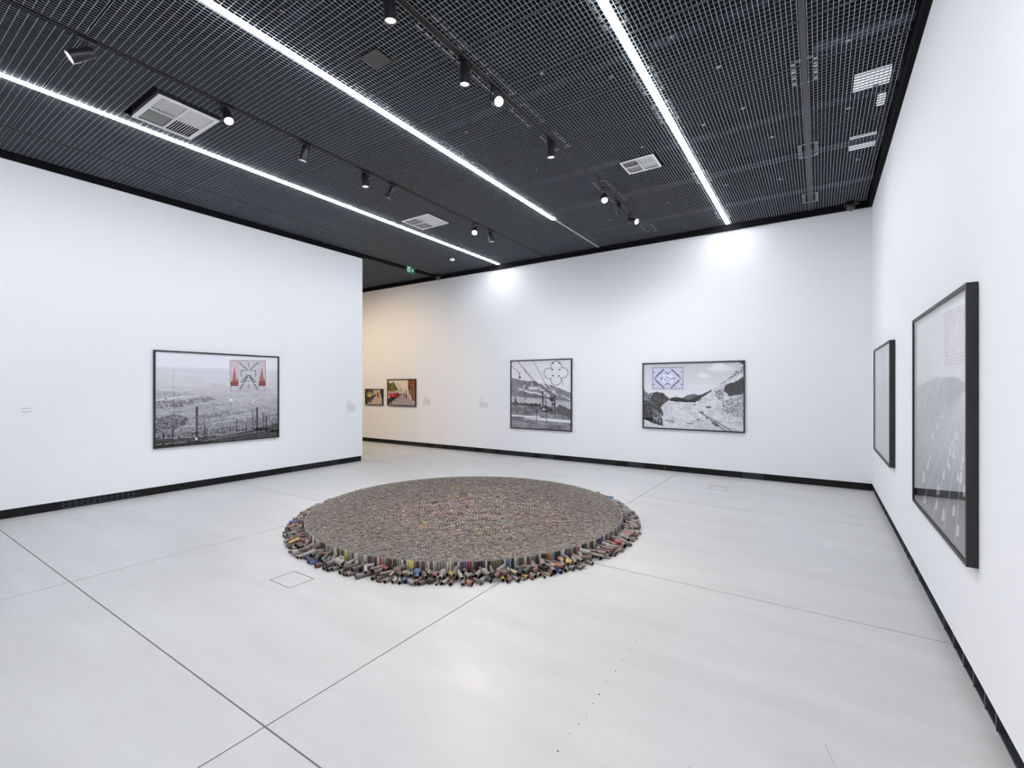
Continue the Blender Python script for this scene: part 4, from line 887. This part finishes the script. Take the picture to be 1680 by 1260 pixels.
KW = [('straight pipe offcut', .25), ('short pipe offcut', .14), ('thin pipe offcut', .14), ('thick pipe offcut', .07), ('collared pipe offcut', .12), ('bent pipe offcut', .07), ('elbow fitting', .06), ('tee fitting', .04), ('reducer fitting', .05), ('ring cut', .02), ('slanted cut pipe offcut', .04)]
KL = {'straight pipe offcut': (.055, .016), 'short pipe offcut': (.032, .018), 'thin pipe offcut': (.06, .0105), 'thick pipe offcut': (.05, .026), 'collared pipe offcut': (.058, .021), 'bent pipe offcut': (.05, .022), 'elbow fitting': (.04, .03),
      'tee fitting': (.035, .026), 'reducer fitting': (.043, .024), 'ring cut': (.014, .022), 'slanted cut pipe offcut': (.055, .017)}
lcw = np.array(LW)/sum(LW); kwn = np.array([k[1] for k in KW])/sum(k[1] for k in KW)
pieces = []
rows = [(DR+.058, 0, .049), (DR+.137, 0, .056), (DR+.105, 1, .095), (DR+.045, 1, .10)]
SPECIAL = {(0, 'thick')}
for ri_, (rad0, lay, sp) in enumerate(rows):
    a = rnd.uniform(0, .02)
    while a < 2*math.pi:
        r_ = rad0+rnd.uniform(-.012, .02 if ri_ else .006)
        x, y = DC[0]+r_*math.cos(a), DC[1]+r_*math.sin(a)
        if ri_ == 1 and rnd.random() < .12: a += sp/rad0; continue
        kd = KW[nr.choice(len(KW), p=kwn)][0]
        if ri_ == 0 and kd in ('straight pipe offcut', 'thin pipe offcut', 'collared pipe offcut', 'slanted cut pipe offcut') and rnd.random() < .8: kd = 'short pipe offcut'
        cn = LC[nr.choice(len(LC), p=lcw)][0]
        hl, hw = KL[kd]; da = (2*hw+.006+(sp-.05)*.6)/rad0
        d = x*FW[0]+y*FW[1]; ppx = to_px(x, y, .02)
        # hidden behind the raised disc?
        nx, ny = math.cos(a), math.sin(a); facing = -(nx*x+ny*y)/math.hypot(x, y)
        pieces.append([d, kd, cn, x, y, lay, a, facing, ppx[0], ri_]); a += da
# ones one can point at in the photograph
def force(px_, ri_, kd, cn, taken=set()):
    c_ = [q for q in pieces if q[7] > -.2 and q[9] == ri_ and id(q) not in taken and (px_ < 950 or True)]
    q = min(c_, key=lambda q: abs(q[8]-px_)+(0 if q[7] > .2 else 200)*(500 < px_ < 1020)); q[1] = kd; q[2] = cn; taken.add(id(q))
for a_ in ((508, 1, 'short pipe offcut', 'blue'), (523, 1, 'straight pipe offcut', 'blue'), (663, 1, 'short pipe offcut', 'blue'), (690, 2, 'reducer fitting', 'blue'), (742, 2, 'tee fitting', 'ochre yellow'), (914, 1, 'straight pipe offcut', 'blue'),
           (855, 1, 'straight pipe offcut', 'ochre yellow'), (815, 1, 'short pipe offcut', 'ochre yellow'), (930, 2, 'tee fitting', 'ochre yellow'), (638, 3, 'short pipe offcut', 'rust red'), (808, 2, 'bent pipe offcut', 'reddish brown'), (825, 1, 'bent pipe offcut', 'reddish brown'),
           (1012, 2, 'tee fitting', 'pink red'), (1030, 2, 'straight pipe offcut', 'terracotta'), (892, 3, 'thick pipe offcut', 'grey'), (652, 3, 'thick pipe offcut', 'dark grey'), (748, 3, 'thick pipe offcut', 'dark grey'), (912, 2, 'straight pipe offcut', 'terracotta')): force(*a_)
vis_p = sorted([q for q in pieces if q[7] > -.62], key=lambda q: (q[0]-(.0)))
solo_p = vis_p[:300]; rest_p = vis_p[300:]
pm = {}; LD = {n: S3(c) for n, c in LC}
def place(q):
    _, kd, cn, x, y, lay, a, fc, px_, ri_ = q
    hl, hw = KL[kd]; yaw = a+rnd.gauss(0, .32 if lay == 0 else .6)
    if ri_ == 0: yaw = a+rnd.gauss(0, .18)
    z = .0 if lay == 0 else .034+rnd.uniform(0, .006); tilt = 0 if lay == 0 else rnd.uniform(-.02, .22)
    return Matrix.Translation((x, y, z)) @ Matrix.Rotation(yaw, 4, 'Z') @ Matrix.Rotation(tilt, 4, 'Y')
for q in solo_p:
    kd, cn = q[1], q[2]
    if (kd, cn) not in pm:
        v_ = rnd.uniform(.9, 1.1); pm[(kd, cn)] = shp(kd, tuple(c*v_ for c in LD[cn])).mesh(kd.replace(' ', '_'), 'paint')
    o = link('pipe_fitting' if 'fitting' in kd else 'pipe_offcut', pm[(kd, cn)]); o.matrix_world = place(q)
    tag(o, '%s %s %s, %s' % (cn, kd, 'on top of others' if q[9] == 2 else 'on top by the tubes' if q[9] == 3 else ('tucked against the tubes' if q[9] == 0 else 'at the outer edge'), sector(q[8])), 'pipe piece', 'loose pipe pieces in the ring round the disc')
m = MB()
for q in rest_p:
    sm = shp(q[1], LD[q[2]]); m.add(sm.v, sm.f, sm.c, 0, place(q))
if rest_p:
    o = m.obj('distant_pipe_pieces', 'paint'); tag(o, 'loose pipe pieces at the far sides of the ring round the disc', 'pipe pieces', None, 'stuff')
print('tubes', N, 'ring', nring, 'pieces', len(vis_p))
